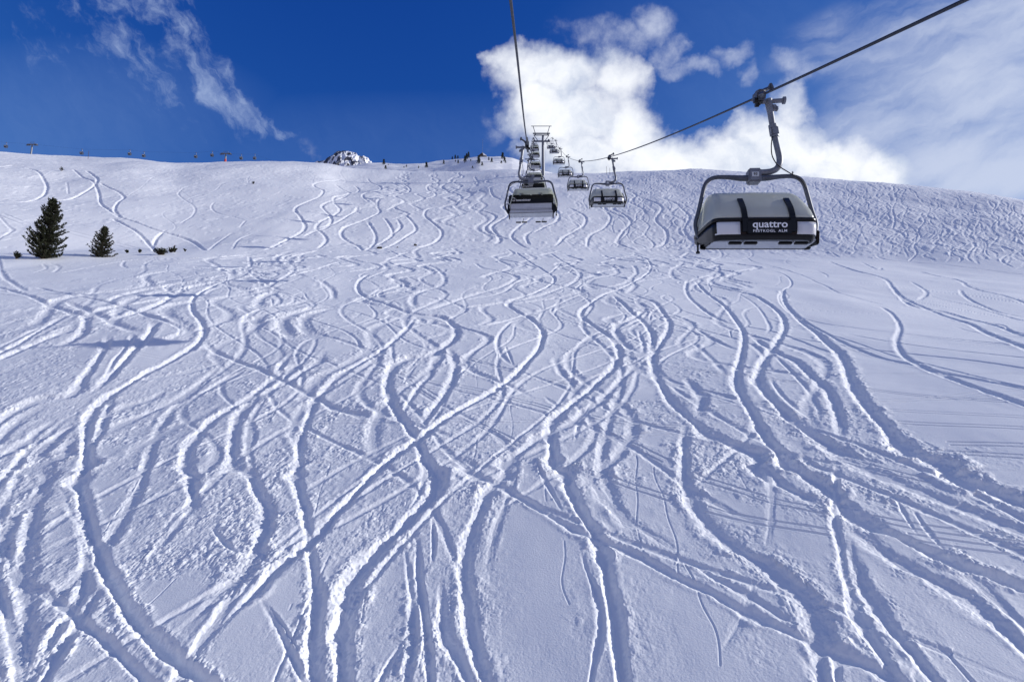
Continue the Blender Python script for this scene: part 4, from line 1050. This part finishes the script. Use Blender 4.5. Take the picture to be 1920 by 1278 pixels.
    band = shell([(-3.272, 1.015, 1.225), (-3.29, 1.02, 1.23), (-3.345, 1.02, 1.23)], .006); k_ = band.build('seal_band', M['black'], bb); solid(k_, .01)
    tr = shell([(-3.262, 1.0, 1.213), (-3.276, 1.005, 1.218)], .016).build('edge_trim', M['silver'], bb); solid(tr, .004)
    low = shell([(-3.34, 1.015, 1.22), (-3.45, 1.02, 1.22), (-3.60, 1.01, 1.21, .16), (-3.66, .99, 1.20, .20), (-3.72, .95, 1.18, .24)]).build('lower_shell', M['black'], bb); solid(low, .012)
    for a, b_, nm in ((-1.02, -.47, 'white_panel'), (.60, 1.16, 'white_panel')):
        w_ = shell([(-3.365, 1.018, 1.222), (-3.45, 1.022, 1.222), (-3.60, 1.012, 1.212), (-3.625, 1.006, 1.208)], .020, a, b_).build(nm, M['white'], bb); solid(w_, .005)
    for x in (-.42, .56):
        p = []
        for z in np.linspace(-2.74, -3.58, 16):
            ff, w = level(z) if z > -3.28 else (1.02, 1.2)
            p.append((x, -(ff + .045), z))
        st_ = MB()
        for a, b_ in zip(p[:-1], p[1:]):
            d = Vector(b_) - Vector(a); m_ = rotx(math.atan2(d.y, -d.z) * 1.0)
            st_.box(((a[0] + b_[0]) / 2, (a[1] + b_[1]) / 2, (a[2] + b_[2]) / 2), (.115, .04, d.length * 1.06), m_)
        st_.build('strap', M['black'], bb)
    sg = MB().box((.07, -1.085, -3.49), (.90, .025, .275), None, .006).build('sign_board', M['black'], bb)
    text_mesh('sign_lettering', 'quattro', .212, M['lettering'], sg, (.08, -1.0985, -3.435), (R(90), 0, 0), .002, .0035, 1.12)
    text_mesh('sign_lettering', 'FESTKOGL', .074, M['lettering'], sg, (-.045, -1.0985, -3.575), (R(90), 0, 0), .002, .001, 1.12, 1.22)
    text_mesh('sign_lettering', 'ALM', .074, M['lettering'], sg, (.335, -1.0985, -3.575), (R(90), 0, 0), .002, .001, 1.12, 1.22)
    # foot rests hanging from the safety bar
    for x in (-.50, .50):
        fr = MB().tube([(cx + x - .10, -.95, -3.50), (cx + x - .09, -.99, -3.60), (cx + x, -.84, -3.73)], .016, 8, smooth=3).build('footrest', M['grey_steel'], r)
        q = MB()
        for s in (-1, 1): q.box((cx + x + s * .155, -.82, -3.745), (.265, .09, .055), None, .012)
        q.build('foot_pad', M['black'], fr)
    return r

front = make_chair()
lab_r = ['large grey bubble chair close on the right, its sign and number plate readable', 'second nearest bubble chair on the right cable, half way to the tower',
         'third bubble chair on the right cable, hanging left of the second nearest one', 'fourth bubble chair on the right cable, smaller and higher than the third',
         'fifth bubble chair on the right cable, standing out above the snow against the sky', 'small bubble chair next to the right arm of the lift tower',
         'tiny far bubble chair right behind the tower head']
lab_l = ['nearest chair of the left cable seen from behind, black lettered back and grey panel', 'chair hanging directly behind the nearest left chair, partly hidden by its frame',
         'third chair seen from behind on the left cable, above the number block of the first', 'fourth chair seen from behind, stacked in the row on the left cable',
         'fifth chair seen from behind, just left of the tower shaft', 'sixth chair seen from behind, below the left tower arm', 'small seventh chair seen from behind beside the left tower sheaves']
GR_R, GR_L = 'bubble chairs coming down the right cable', 'bubble chairs going up the left cable'
yaw0 = -math.atan(AZ)
rj = random.Random(3)
def place(o, y, side, lab, grp, roll, yaw):
    o.location = (rope_x(y, side), y, rope_z(y, side))
    o.rotation_euler = (0, roll, yaw + yaw0 + (math.pi if side < 0 else 0))
    tag(o, lab, 'chairlift chair', grp)
proto = front
for i, y in enumerate((12.2, 37.5, 63, 88.5, 114, 139.5, 166)):
    o = proto if i == 0 else copy_tree(proto)
    place(o, y, 1, lab_r[i], GR_R, R(2.0) if i == 0 else R(rj.uniform(.2, 1.2)), R(-4.0) if i == 0 else R(rj.uniform(-2, 2)))
for i, y in enumerate((27, 52.5, 78, 103.5, 129, 154.5, 180)):
    o = copy_tree(proto)
    place(o, y, -1, lab_l[i], GR_L, R(rj.uniform(-.8, .8)), R(rj.uniform(-2, 2)))
    bub = [k for k in COL.objects if k.parent == o and k.name.startswith('bubble_cover')][0]
    a_ = R(-38); pv = Vector((0, 0, -3.3))             # cover swung up and back on its side pivots
    bub.rotation_euler.x = a_; q_ = pv - Matrix.Rotation(a_, 3, 'X') @ pv
    bub.location.y, bub.location.z = q_.y, q_.z
# only the nearest chair's number can be read
blk = [o for o in COL.objects if o.parent == front and o.name.startswith('clamp_block')][0]
plate = [o for o in COL.objects if o.parent == blk][0]
text_mesh('plate_number', '93', .085, M['rubber'], blk, (-.14, -.1405, -1.93), (R(90), 0, 0), .001, .002)

# ------------------------------------------------------------------ lift tower
ty = 206.0; tx = 2.37 + AZ * ty; tz = surf_z(tx + .45, ty)
T = empty('lift_tower', (tx, ty, tz)); tag(T, 'tall grey lift tower with crossarm, sheaves and square lifting frame on the ridge', 'lift tower')
zr = 107.3 - tz
mx = .55
MB().tube([(mx, 0, -2), (mx, 0, zr - 2.2), (mx, 0, zr + 1.6)], [.68, .48, .42], 16).build('mast', M['galvanised'], T)
l = MB()
for s in (-.2, .2): l.tube([(mx + s, -.72, 0), (mx + s, -.55, zr)], .03, 6)
for k in range(int(zr / .4)): l.tube([(mx - .2, -.7 + .15 * k * .4 / zr, k * .4), (mx + .2, -.7 + .15 * k * .4 / zr, k * .4)], .02, 5)
l.build('ladder', M['galvanised'], T)
a = MB().box((0, 0, zr - .9), (6.6, .55, .55), None, .05)
a.box((-2.1, 0, zr - 1.6), (.25, .3, 1.0)).box((2.1, 0, zr - 1.6), (.25, .3, 1.0))
a.build('crossarm', M['grey_steel'], T)
for s in (-1, 1):
    sh = MB().box((s * 2.77, 0, zr - .50), (.34, 5.2, .28), rotx(R(27)), .03).build('sheave_assembly', M['dark_steel'], T)
    q = MB()
    for k in range(8):
        yk = -2.3 + k * .657
        q.tube([(s * 2.77 - .09, yk, zr - .28 + yk * .51), (s * 2.77 + .09, yk, zr - .28 + yk * .51)], .23, 14)
    q.build('sheave_wheel', M['black'], sh)
    wk = MB().box((s * 3.35, 0, zr - 1.5), (.7, 5.0, .06), rotx(R(27)))
    for k in range(5):
        yk = -2.2 + 1.1 * k; wk.tube([(s * 3.68, yk, zr - 1.5 + yk * .51), (s * 3.68, yk, zr - .45 + yk * .51)], .03, 6)
    wk.tube([(s * 3.68, -2.2, zr - .45 - 2.2 * .51), (s * 3.68, 2.2, zr - .45 + 2.2 * .51)], .03, 6).build('walkway', M['galvanised'], T)
u = MB().box((0, 0, zr + 2.3), (6.6, .35, .40), None, .04).box((0, 0, zr + 1.6), (6.0, .3, .3), None, .04)
u.box((-2.4, .0, zr + 1.95), (.4, .8, .6)).box((2.5, 0, zr + 1.95), (.4, .8, .6))
u.build('service_beam', M['dark_steel'], T)
lf = MB().tube([(-3.95, 0, zr + 5.3), (3.95, 0, zr + 5.3)], .13, 8)
for s in (-1, 1):
    lf.tube([(s * 3.2, 0, zr + 5.3), (s * 2.35, 0, zr + 2.3)], .13, 8).tube([(s * 2.9, 0, zr + 1.6), (s * 1.4, 0, zr - .7)], .13, 8)
lf.build('lifting_frame', M['dark_steel'], T)

# ------------------------------------------------------------------ gondola line behind the left ridge
def far_pt(px, py, y):
    t, e = ray(px, py); return Vector((float(t) * y, y, float(e) * y))
GY_ = 470.0
def make_cabin():
    r = empty('gondola_cabin')
    b = MB(); prof = [(-.55, 0), (-.8, .25), (-1.0, 1.0), (-.85, 1.85), (-.5, 2.1)]
    vs = []; 
    for y in (-.85, .85):
        vs += [(x, y, z) for x, z in prof] + [(-x, y, z) for x, z in prof[::-1]]
    n = 10; fs = [tuple(range(n))[::-1], tuple(range(n, 2 * n))] + [(i, (i + 1) % n, n + (i + 1) % n, n + i) for i in range(n)]
    b.add(vs, fs).build('cabin_body', M['cabin'], r)
    MB().box((0, 0, 1.3), (1.98, 1.3, .6), None, .05).build('window', M['plate'], r)
    MB().tube([(0, 0, 2.05), (.45, 0, 2.6), (.45, 0, 3.6), (0, 0, 4.1)], .10, 8, smooth=3).box((0, 0, 4.15), (.3, .9, .3)).build('hanger', M['galvanised'], r)
    return r
cab = make_cabin()
cabs = [(11, 275, 'dark gondola cabin left of the pale pylon near the left edge'), (153, 287.5, 'gondola cabin hanging alone beside a thin pole above the left ridge'), (243, 289, 'higher of two neighbouring gondola cabins above the left ridge'),
        (269.5, 292.5, 'lower right one of two neighbouring gondola cabins above the left ridge'), (367, 294, 'gondola cabin in the dip of the ridge, farther from the red footed pylon'),
        (397.5, 291.5, 'gondola cabin just left of the red footed pylon'), (452, 297, 'gondola cabin just right of the red footed pylon'), (477.5, 297, 'rightmost gondola cabin, touching the snow ridge')]
ctops = []
for i, (px, py, lab) in enumerate(cabs):
    o = cab if i == 0 else copy_tree(cab)
    p = far_pt(px, py, GY_); o.location = p - Vector((0, 0, 1.0)); o.rotation_euler.z = R(90); o.scale = (1.15, 1.15, 1.15)
    tag(o, lab, 'gondola', 'gondola cabins on the skyline'); ctops.append(o.location + Vector((0, 0, 4.75)))
def pylon(px, pytop, red, lab):
    top = far_pt(px, pytop, GY_ + 1.5); g = float(z_base(top.x, top.y)); h = top.z - g
    r = empty('gondola_pylon', (top.x, top.y, g)); tag(r, lab, 'pylon', 'gondola pylons')
    hb = h * .45 if red else 0
    MB().tube([(0, 0, hb - (2 if not red else 0)), (0, 0, h)], [.75, .5], 12).build('mast', M['galvanised'], r)
    if red: MB().tube([(0, 0, -2), (0, 0, h - 5.2)], [1.0, .85], 12).build('base', M['red'], r)
    MB().box((0, 0, h), (8.6, 1.2, .9), None, .1).build('crossarm', M['galvanised'], r)
    for s in (-1, 1): MB().box((s * 3.6, 0, h - .7), (3.4, .8, .6), None, .08).build('sheave_assembly', M['dark_steel'], r)
    MB().tube([(-2, 0, h + .5), (-2, 0, h + 2), (2, 0, h + 2), (2, 0, h + .5)], .14, 6).build('lifting_frame', M['dark_steel'], r)
    return top
p1 = pylon(60.5, 271, False, 'pale pylon with wide crossarm near the left edge of the skyline')
p2 = pylon(423.5, 288, True, 'pylon with a red foot in the dip of the skyline')
cp = sorted(ctops + [p1 + Vector((0, 0, .3)), p2 + Vector((0, 0, .3))], key=lambda v: v.x)
cp = [cp[0] + Vector((-80, 0, 8))] + cp + [cp[-1] + Vector((40, 30, -6))]
o = MB().tube(cp, .03, 5).build('gondola_cable', M['rope']); tag(o, 'thin cable of the gondola line along the left skyline', 'cable')
# ------------------------------------------------------------------ stone pines
def needle_tuft(v, f, p, d, size, n, rnd):
    """a spray of flat needles at p pointing roughly along d"""
    for _ in range(n):
        q = (d + Vector((rnd.gauss(0, .55), rnd.gauss(0, .55), rnd.gauss(.15, .45)))).normalized()
        s = q.cross(Vector((rnd.gauss(0, 1), rnd.gauss(0, 1), rnd.gauss(0, 1)))).normalized()
        L_ = size * rnd.uniform(.6, 1.25); w = size * .13
        b = p + Vector((rnd.gauss(0, .12), rnd.gauss(0, .12), rnd.gauss(0, .12))) * size
        i = len(v)
        v += [tuple(b - s * w), tuple(b + s * w), tuple(b + q * L_ * .7 + s * w * .9), tuple(b + q * L_), tuple(b + q * L_ * .7 - s * w * .9)]
        f.append((i, i + 1, i + 2, i + 3, i + 4))
def stone_pine(name, loc, hgt, wid, lab, seed, lean=0.0, tiers=17, low=.06, sparse_left=False):
    rnd = random.Random(seed)
    r = empty(name, loc); tag(r, lab, 'pine tree', 'stone pines on the edge at the left'); r.rotation_euler = (0, lean, 0)
    MB().tube([(0, 0, -.8), (.05, 0, hgt * .3), (-.03, .02, hgt * .7), (0, 0, hgt * .97)], [hgt * .034, hgt * .026, hgt * .013, .03], 9, smooth=4).build('trunk', M['bark'], r)
    v, f = [], []; br = MB()
    for k in range(tiers):
        u = k / (tiers - 1); z = hgt * (low + (.95 - low) * u)
        env = wid * (math.sin(math.pi * min(1, (1 - u) * .78 + .10)) ** .8) * (1.0 if u < .8 else 1.0)
        env = wid * np.interp(u, [0, .08, .25, .5, .75, .9, 1], [.80, .98, 1.0, .84, .56, .36, .14])
        nb = int(9 + 3 * (1 - u))
        for j in range(nb):
            a = 2 * math.pi * (j + rnd.random() * .7) / nb + k * 1.3
            rad = env * rnd.uniform(.6, 1.15)
            if rnd.random() < .12: rad *= 1.25
            dx, dy = math.cos(a), math.sin(a)
            zz = z + rnd.uniform(-.5, .5) * hgt / tiers
            droop = -.10 * rad * (1 - u)
            pts = []
            for s in (0, .35, .7, .9, 1.0):
                rise = droop * math.sin(s * math.pi * .8) + (.26 * rad * max(0, s - .55) / .45) * (1.0 + .6 * u) + rad * .45 * u * s
                pts.append(Vector((dx * rad * s, dy * rad * s, zz + rise)))
            br.tube(pts, [.05 * rad / wid + .02, .04, .03, .02, .012], 5, caps=False)
            nt_ = max(4, int(rad / .17))
            for i in range(nt_):
                s = .22 + .78 * (i + rnd.random()) / nt_
                fi = s * 4; 
                i0 = 0 if s < .35 else 1 if s < .7 else 2 if s < .9 else 3
                lo_, hi_ = (0, .35, .7, .9, 1.0)[i0], (0, .35, .7, .9, 1.0)[i0 + 1]
                p = pts[i0].lerp(pts[i0 + 1], min(1, (s - lo_) / (hi_ - lo_)))
                d = (pts[i0 + 1] - pts[i0]).normalized()
                side = Vector((-dy, dx, 0)) * rnd.gauss(0, .11 * rad ** .5)
                needle_tuft(v, f, p + side, (d + Vector((0, 0, .45)) + side * .8).normalized(), .30 * (hgt / 8.5) ** .4, 8, rnd)
    for i in range(70):                                # dense leader
        p = Vector((rnd.gauss(0, .13), rnd.gauss(0, .13), hgt * rnd.uniform(.86, 1.0)))
        needle_tuft(v, f, p, Vector((0, 0, 1)), .34, 6, rnd)
    c = MB(); c.v, c.f = v, f
    cr = c.build('crown', M['needles'], r, smooth=False)
    br.build('branch', M['bark'], cr)
    return r
def at_edge(px, py):
    x, y = ground_at(px, py); return Vector((x, y, surf_z(x, y)))
p = at_edge(80, 485.5); stone_pine('pine_tree', p - Vector((0, 0, .15)), 8.4, 1.95, 'taller dark stone pine at the left with a ragged broad crown', 4, R(4.0), 20)
p = at_edge(189, 480.5); stone_pine('pine_tree', p - Vector((0, 0, .3)), 4.5, 1.4, 'smaller dark stone pine just right of the taller one', 9, R(2.0), 13, .02)

def bush(name, loc, hgt, wid, lab, seed, n=60, group='small bushes poking out of the snow edge', cat='bush'):
    rnd = random.Random(seed); r = empty(name, loc); tag(r, lab, cat, group)
    v, f = [], []; st_ = MB()
    for i in range(n):
        a = rnd.random() * 6.28; q = rnd.random() ** .6
        top = Vector((math.cos(a) * wid * q, math.sin(a) * wid * q, hgt * rnd.uniform(.45, 1.0) * (1 - .4 * q)))
        st_.tube([(top.x * .2, top.y * .2, -.1), tuple(top * .6), tuple(top)], [.03, .02, .012], 4, caps=False)
        for s in (.5, .75, 1.0): needle_tuft(v, f, top * s, Vector((0, 0, 1)) + top * .2, .22, 6, rnd)
    c = MB(); c.v, c.f = v, f; c.build('foliage', M['needles'], r, smooth=False); st_.build('stem', M['bark'], r)
p = at_edge(301, 478); bush('dwarf_pine', p, 1.15, .95, 'dark dwarf pine bush at the snow edge right of the pines', 1, 70)
p = at_edge(320, 473); bush('dwarf_pine', p, .8, .6, 'looser sprig bush beside the dark dwarf pine bush', 2, 26)
p = at_edge(327, 472.5); bush('dwarf_pine', p, 1.05, .35, 'upright twig right of the sprig bush', 3, 14)
p = at_edge(31, 486); bush('dwarf_pine', p, 1.05, .5, 'small upright bush at the foot of the taller pine, left side', 4, 26)
p = at_edge(347, 471.5); bush('dwarf_pine', p, .5, .2, 'single short twig farthest right along the left snow edge', 5, 6)
for i, (px, py, h_, lab) in enumerate(((238, 474, .45, 'leftmost tiny sprig between the smaller pine and the dwarf pine bush'), (262, 473.5, .5, 'tiny dark sprig just left of the dwarf pine bush'),
                                   (475, 343, .9, 'lone dark sprig in the middle of the smooth left hillside'), (114, 326, 1.3, 'dark sprig beside curved tracks high on the left hillside'))):
    p = at_edge(px, py); bush('snowy_sprig', p, h_, h_ * .5, lab, 20 + i, 12)

def rock(name, loc, s, lab, seed, grp):
    bm = bmesh.new(); bmesh.ops.create_icosphere(bm, subdivisions=3, radius=1)
    rnd = random.Random(seed); ox = rnd.random() * 50
    for v in bm.verts:
        n = vnoise(np.array([v.co.x * 1.3 + ox]), np.array([v.co.y * 1.3 + v.co.z * 1.7]), 3)[0]
        k = 1 + .38 * n
        v.co = Vector((v.co.x * s[0] * k, v.co.y * s[1] * k, v.co.z * s[2] * k))
    me = bpy.data.meshes.new(name); bm.to_mesh(me); bm.free(); me.materials.append(M['rock'])
    o = bpy.data.objects.new(name, me); COL.objects.link(o); o.location = loc; tag(o, lab, 'rock', grp)
for i, (px, py, s, lab) in enumerate(((711, 466, (.55, .4, .3), 'flat dark rock on the snow break left of centre'), (779, 461.5, (.32, .3, .34), 'rounder dark rock right of the flat one on the break'),
                                      (745, 465, (.22, .2, .14), 'very small rock between the two dark rocks on the break'))):
    rock('snow_rock', at_edge(px, py), s, lab, i, 'rocks showing on the snow break')

# ------------------------------------------------------------------ far pines and hut on the hill
def far_at(px, py):
    t, e = ray(px, py); t = float(t); e = float(e)
    ys = np.linspace(330, 485, 400); E = hill_z(t * ys, ys) / ys
    k = int(np.argmax(E >= e)) if (E >= e).any() else int(np.argmax(E))
    return Vector((t * ys[k], ys[k], hill_z(np.array(t * ys[k]), np.array(ys[k]))))
def far_pine_proto(seed, h, w):
    rnd = random.Random(seed); r = empty('far_pine')
    v, f = [], []
    for i in range(170):
        u = rnd.random() ** .8; a = rnd.random() * 6.28; rad = w * (1 - u * .86) * rnd.uniform(.3, 1.0) * (.6 + .4 * math.sin(u * 19) ** 2)
        needle_tuft(v, f, Vector((math.cos(a) * rad, math.sin(a) * rad, h * (.06 + .92 * u))), Vector((math.cos(a), math.sin(a), .5)).normalized(), h * .12, 4, rnd)
    c = MB(); c.v, c.f = v, f; c.build('crown', M['needles_far'], r, smooth=False)
    MB().tube([(0, 0, -1), (0, 0, h * .95)], [h * .03, .04], 6).build('trunk', M['bark'], r)
    return r
protos = [far_pine_proto(1, 6.0, 1.7), far_pine_proto(2, 5.0, 2.2)]
FP = [(719.5, 309, 1.0, 0, 'taller pine right of the rocky summit'), (723, 317.5, .8, 1, 'rounder pine just below the taller one near the rocky summit'), (728, 310, .3, 1, 'dwarf pine beside the two pines near the rocky summit'),
      (757.5, 315, .35, 1, 'leftmost of the low dots mid way to the hut hill'), (762, 313.5, .5, 1, 'small round pine mid way to the hut hill'), (785, 315.5, .4, 0, 'small pine left of the pair at the foot of the hut hill'), (799.5, 314.5, .95, 0, 'pine at the left foot of the hut hill'),
      (832, 308, .75, 0, 'lonely pine half way up the left flank of the hut hill'), (848, 299, .6, 0, 'leftmost skyline pine of the hut hill'), (853.5, 298.5, .8, 0, 'second skyline pine from the left on the hut hill'), (858.5, 296.5, .75, 1, 'third skyline pine from the left on the hut hill'),
      (854, 304, .45, 1, 'low bush pine under the left skyline pines'), (859, 306.5, .6, 0, 'slim pine under the left skyline pines'), (872, 304, 1.05, 0, 'lower of the clustered pines left of the hut'), (875, 299, 1.05, 0, 'middle of the clustered pines left of the hut'), (878.5, 296, 1.1, 0, 'highest of the clustered pines left of the hut'),
      (871, 306, .3, 1, 'dwarf pine at the foot of the clustered pines'), (882.5, 302.5, .4, 1, 'small round bush right of the clustered pines'), (897.5, 307, 1.25, 0, 'biggest dark pine directly below the hut'), (904, 311, .6, 0, 'slim pine lower right of the biggest dark pine'), (886, 316, .45, 1, 'flat bush lowest on the hut hill'),
      (916.5, 301, .55, 0, 'small pine right below the hut'), (922, 304.5, .7, 0, 'slim pine farther right below the hut'), (942.5, 298, 1.1, 0, 'dark pine on the right shoulder of the hut hill'), (946, 303, .8, 0, 'leaning pine right under the shoulder pine'), (940, 307, .55, 1, 'left one of two low bushes under the shoulder'), (948, 306, .55, 1, 'right one of two low bushes under the shoulder')]
for i, (px, py, s, k, lab) in enumerate(FP):
    o = copy_tree(protos[k]); o.location = far_at(px, py); s *= .82
    rq = random.Random(i); o.scale = (s * rq.uniform(.85, 1.15), s * rq.uniform(.85, 1.15), s); o.rotation_euler.z = rq.random() * 6
    tag(o, lab, 'pine tree', 'pines on the far hill')
for pr_ in protos:
    for ch in [k for k in COL.objects if k.parent == pr_]: bpy.data.objects.remove(ch)
    bpy.data.objects.remove(pr_)
p = far_at(904.5, 293)
hut = empty('pyramid_hut', p); tag(hut, 'small dark pyramid shaped hut with snow on its right roof side under a mast', 'hut')
b = 3.4; hh = 4.0
MB().add([(-b, -b, -.5), (b * .35, -b, -.5), (0, 0, hh), (-b, b, -.5)], [(0, 1, 2), (0, 2, 3)]).build('wall', M['wood'], hut, smooth=False)
MB().add([(b * .36, -b - .1, -.5), (b + .6, -b, -.6), (b + .6, b, -.6), (-b, b + .1, -.5), (0, 0, hh + .05)], [(0, 1, 4), (1, 2, 4), (2, 3, 4)]).build('roof', M['roof_snow'], hut, smooth=False)
MB().box((-.9, -b - .05, .55), (.9, .12, 1.6)).build('door', M['black'], hut)
mast_ = MB().tube([(0, 0, -1), (0, 0, 13.5)], [.11, .06], 6)
for k in range(3): mast_.tube([(-.5, 0, 10 + k * 1.4), (.5, 0, 10 + k * 1.4)], .05, 5)
o = mast_.build('radio_mast', M['galvanised']); o.location = p + Vector((.1, 1.5, hh - .3)); tag(o, 'thin radio mast rising over the pyramid hut', 'mast')

# ------------------------------------------------------------------ markers and the skier on the ridge
def pole(px, py0, py1, lab):
    x, y = ground_at(px, py0); z = surf_z(x, y); t, e = ray(px, py1); top = float(e) * y
    o = MB().tube([(0, 0, -1.0), (0, 0, max(1.5, top - z))], .06, 6).build('marker_pole', M['wood']); o.location = (x, y, z); tag(o, lab, 'pole', 'piste marker poles')
pole(1137.5, 325, 312, 'left one of two thin marker poles on the ridge near the second chair')
pole(1143.5, 325, 315, 'right one of two thin marker poles on the ridge near the second chair')
pole(165, 298, 283, 'thin pale pole on the left skyline by a gondola cabin')

def skier(px, py, lab, seed):
    x, y = ground_at(px, py); z = surf_z(x, y)
    r = empty('person', (x, y, z + .05)); tag(r, lab, 'person')
    J = {'pel': (0, 0, .92), 'ch': (0, -.06, 1.28), 'nk': (0, -.08, 1.47), 'hd': (0, -.09, 1.58), 'ht': (0, -.09, 1.72), 'lk': (-.13, -.06, .50), 'lf': (-.14, .05, .10), 'lt': (-.14, -.14, .06),
         'rk': (.13, -.06, .50), 'rf': (.14, .05, .10), 'rt': (.14, -.14, .06), 'ls': (-.20, -.06, 1.40), 'le': (-.31, -.1, 1.14), 'lh': (-.30, -.32, 1.0), 'rs': (.20, -.06, 1.40), 're': (.31, -.1, 1.14), 'rh': (.30, -.32, 1.0)}
    Rr = {'pel': .16, 'ch': .17, 'nk': .07, 'hd': .115, 'ht': .07, 'lk': .08, 'lf': .07, 'lt': .06, 'rk': .08, 'rf': .07, 'rt': .06, 'ls': .085, 'le': .065, 'lh': .055, 'rs': .085, 're': .065, 'rh': .055}
    E_ = [('pel', 'ch'), ('ch', 'nk'), ('nk', 'hd'), ('hd', 'ht'), ('pel', 'lk'), ('lk', 'lf'), ('lf', 'lt'), ('pel', 'rk'), ('rk', 'rf'), ('rf', 'rt'), ('ch', 'ls'), ('ls', 'le'), ('le', 'lh'), ('ch', 'rs'), ('rs', 're'), ('re', 'rh')]
    ks = list(J); me = bpy.data.meshes.new('body'); me.from_pydata([J[k] for k in ks], [(ks.index(a), ks.index(b)) for a, b in E_], [])
    me.materials.append(M['jacket'])
    o = bpy.data.objects.new('body', me); COL.objects.link(o); o.parent = r
    md = o.modifiers.new('skin', 'SKIN'); sv = me.skin_vertices[0].data
    for i, k in enumerate(ks): sv[i].radius = (Rr[k], Rr[k]); sv[i].use_root = (k == 'pel')
    o.modifiers.new('subd', 'SUBSURF').levels = 1
    for s in (-1, 1):
        MB().box((s * .14, -.1, .01), (.09, 1.7, .025), rotx(R(-10))).build('ski', M['ski'], r)
        MB().tube([(s * .31, -.34, 1.05), (s * .42, .1, 0)], .012, 5).build('ski_pole', M['dark_steel'], r)
skier(1486.5, 331, 'person in dark clothes on skis standing on the right ridge line', 1)
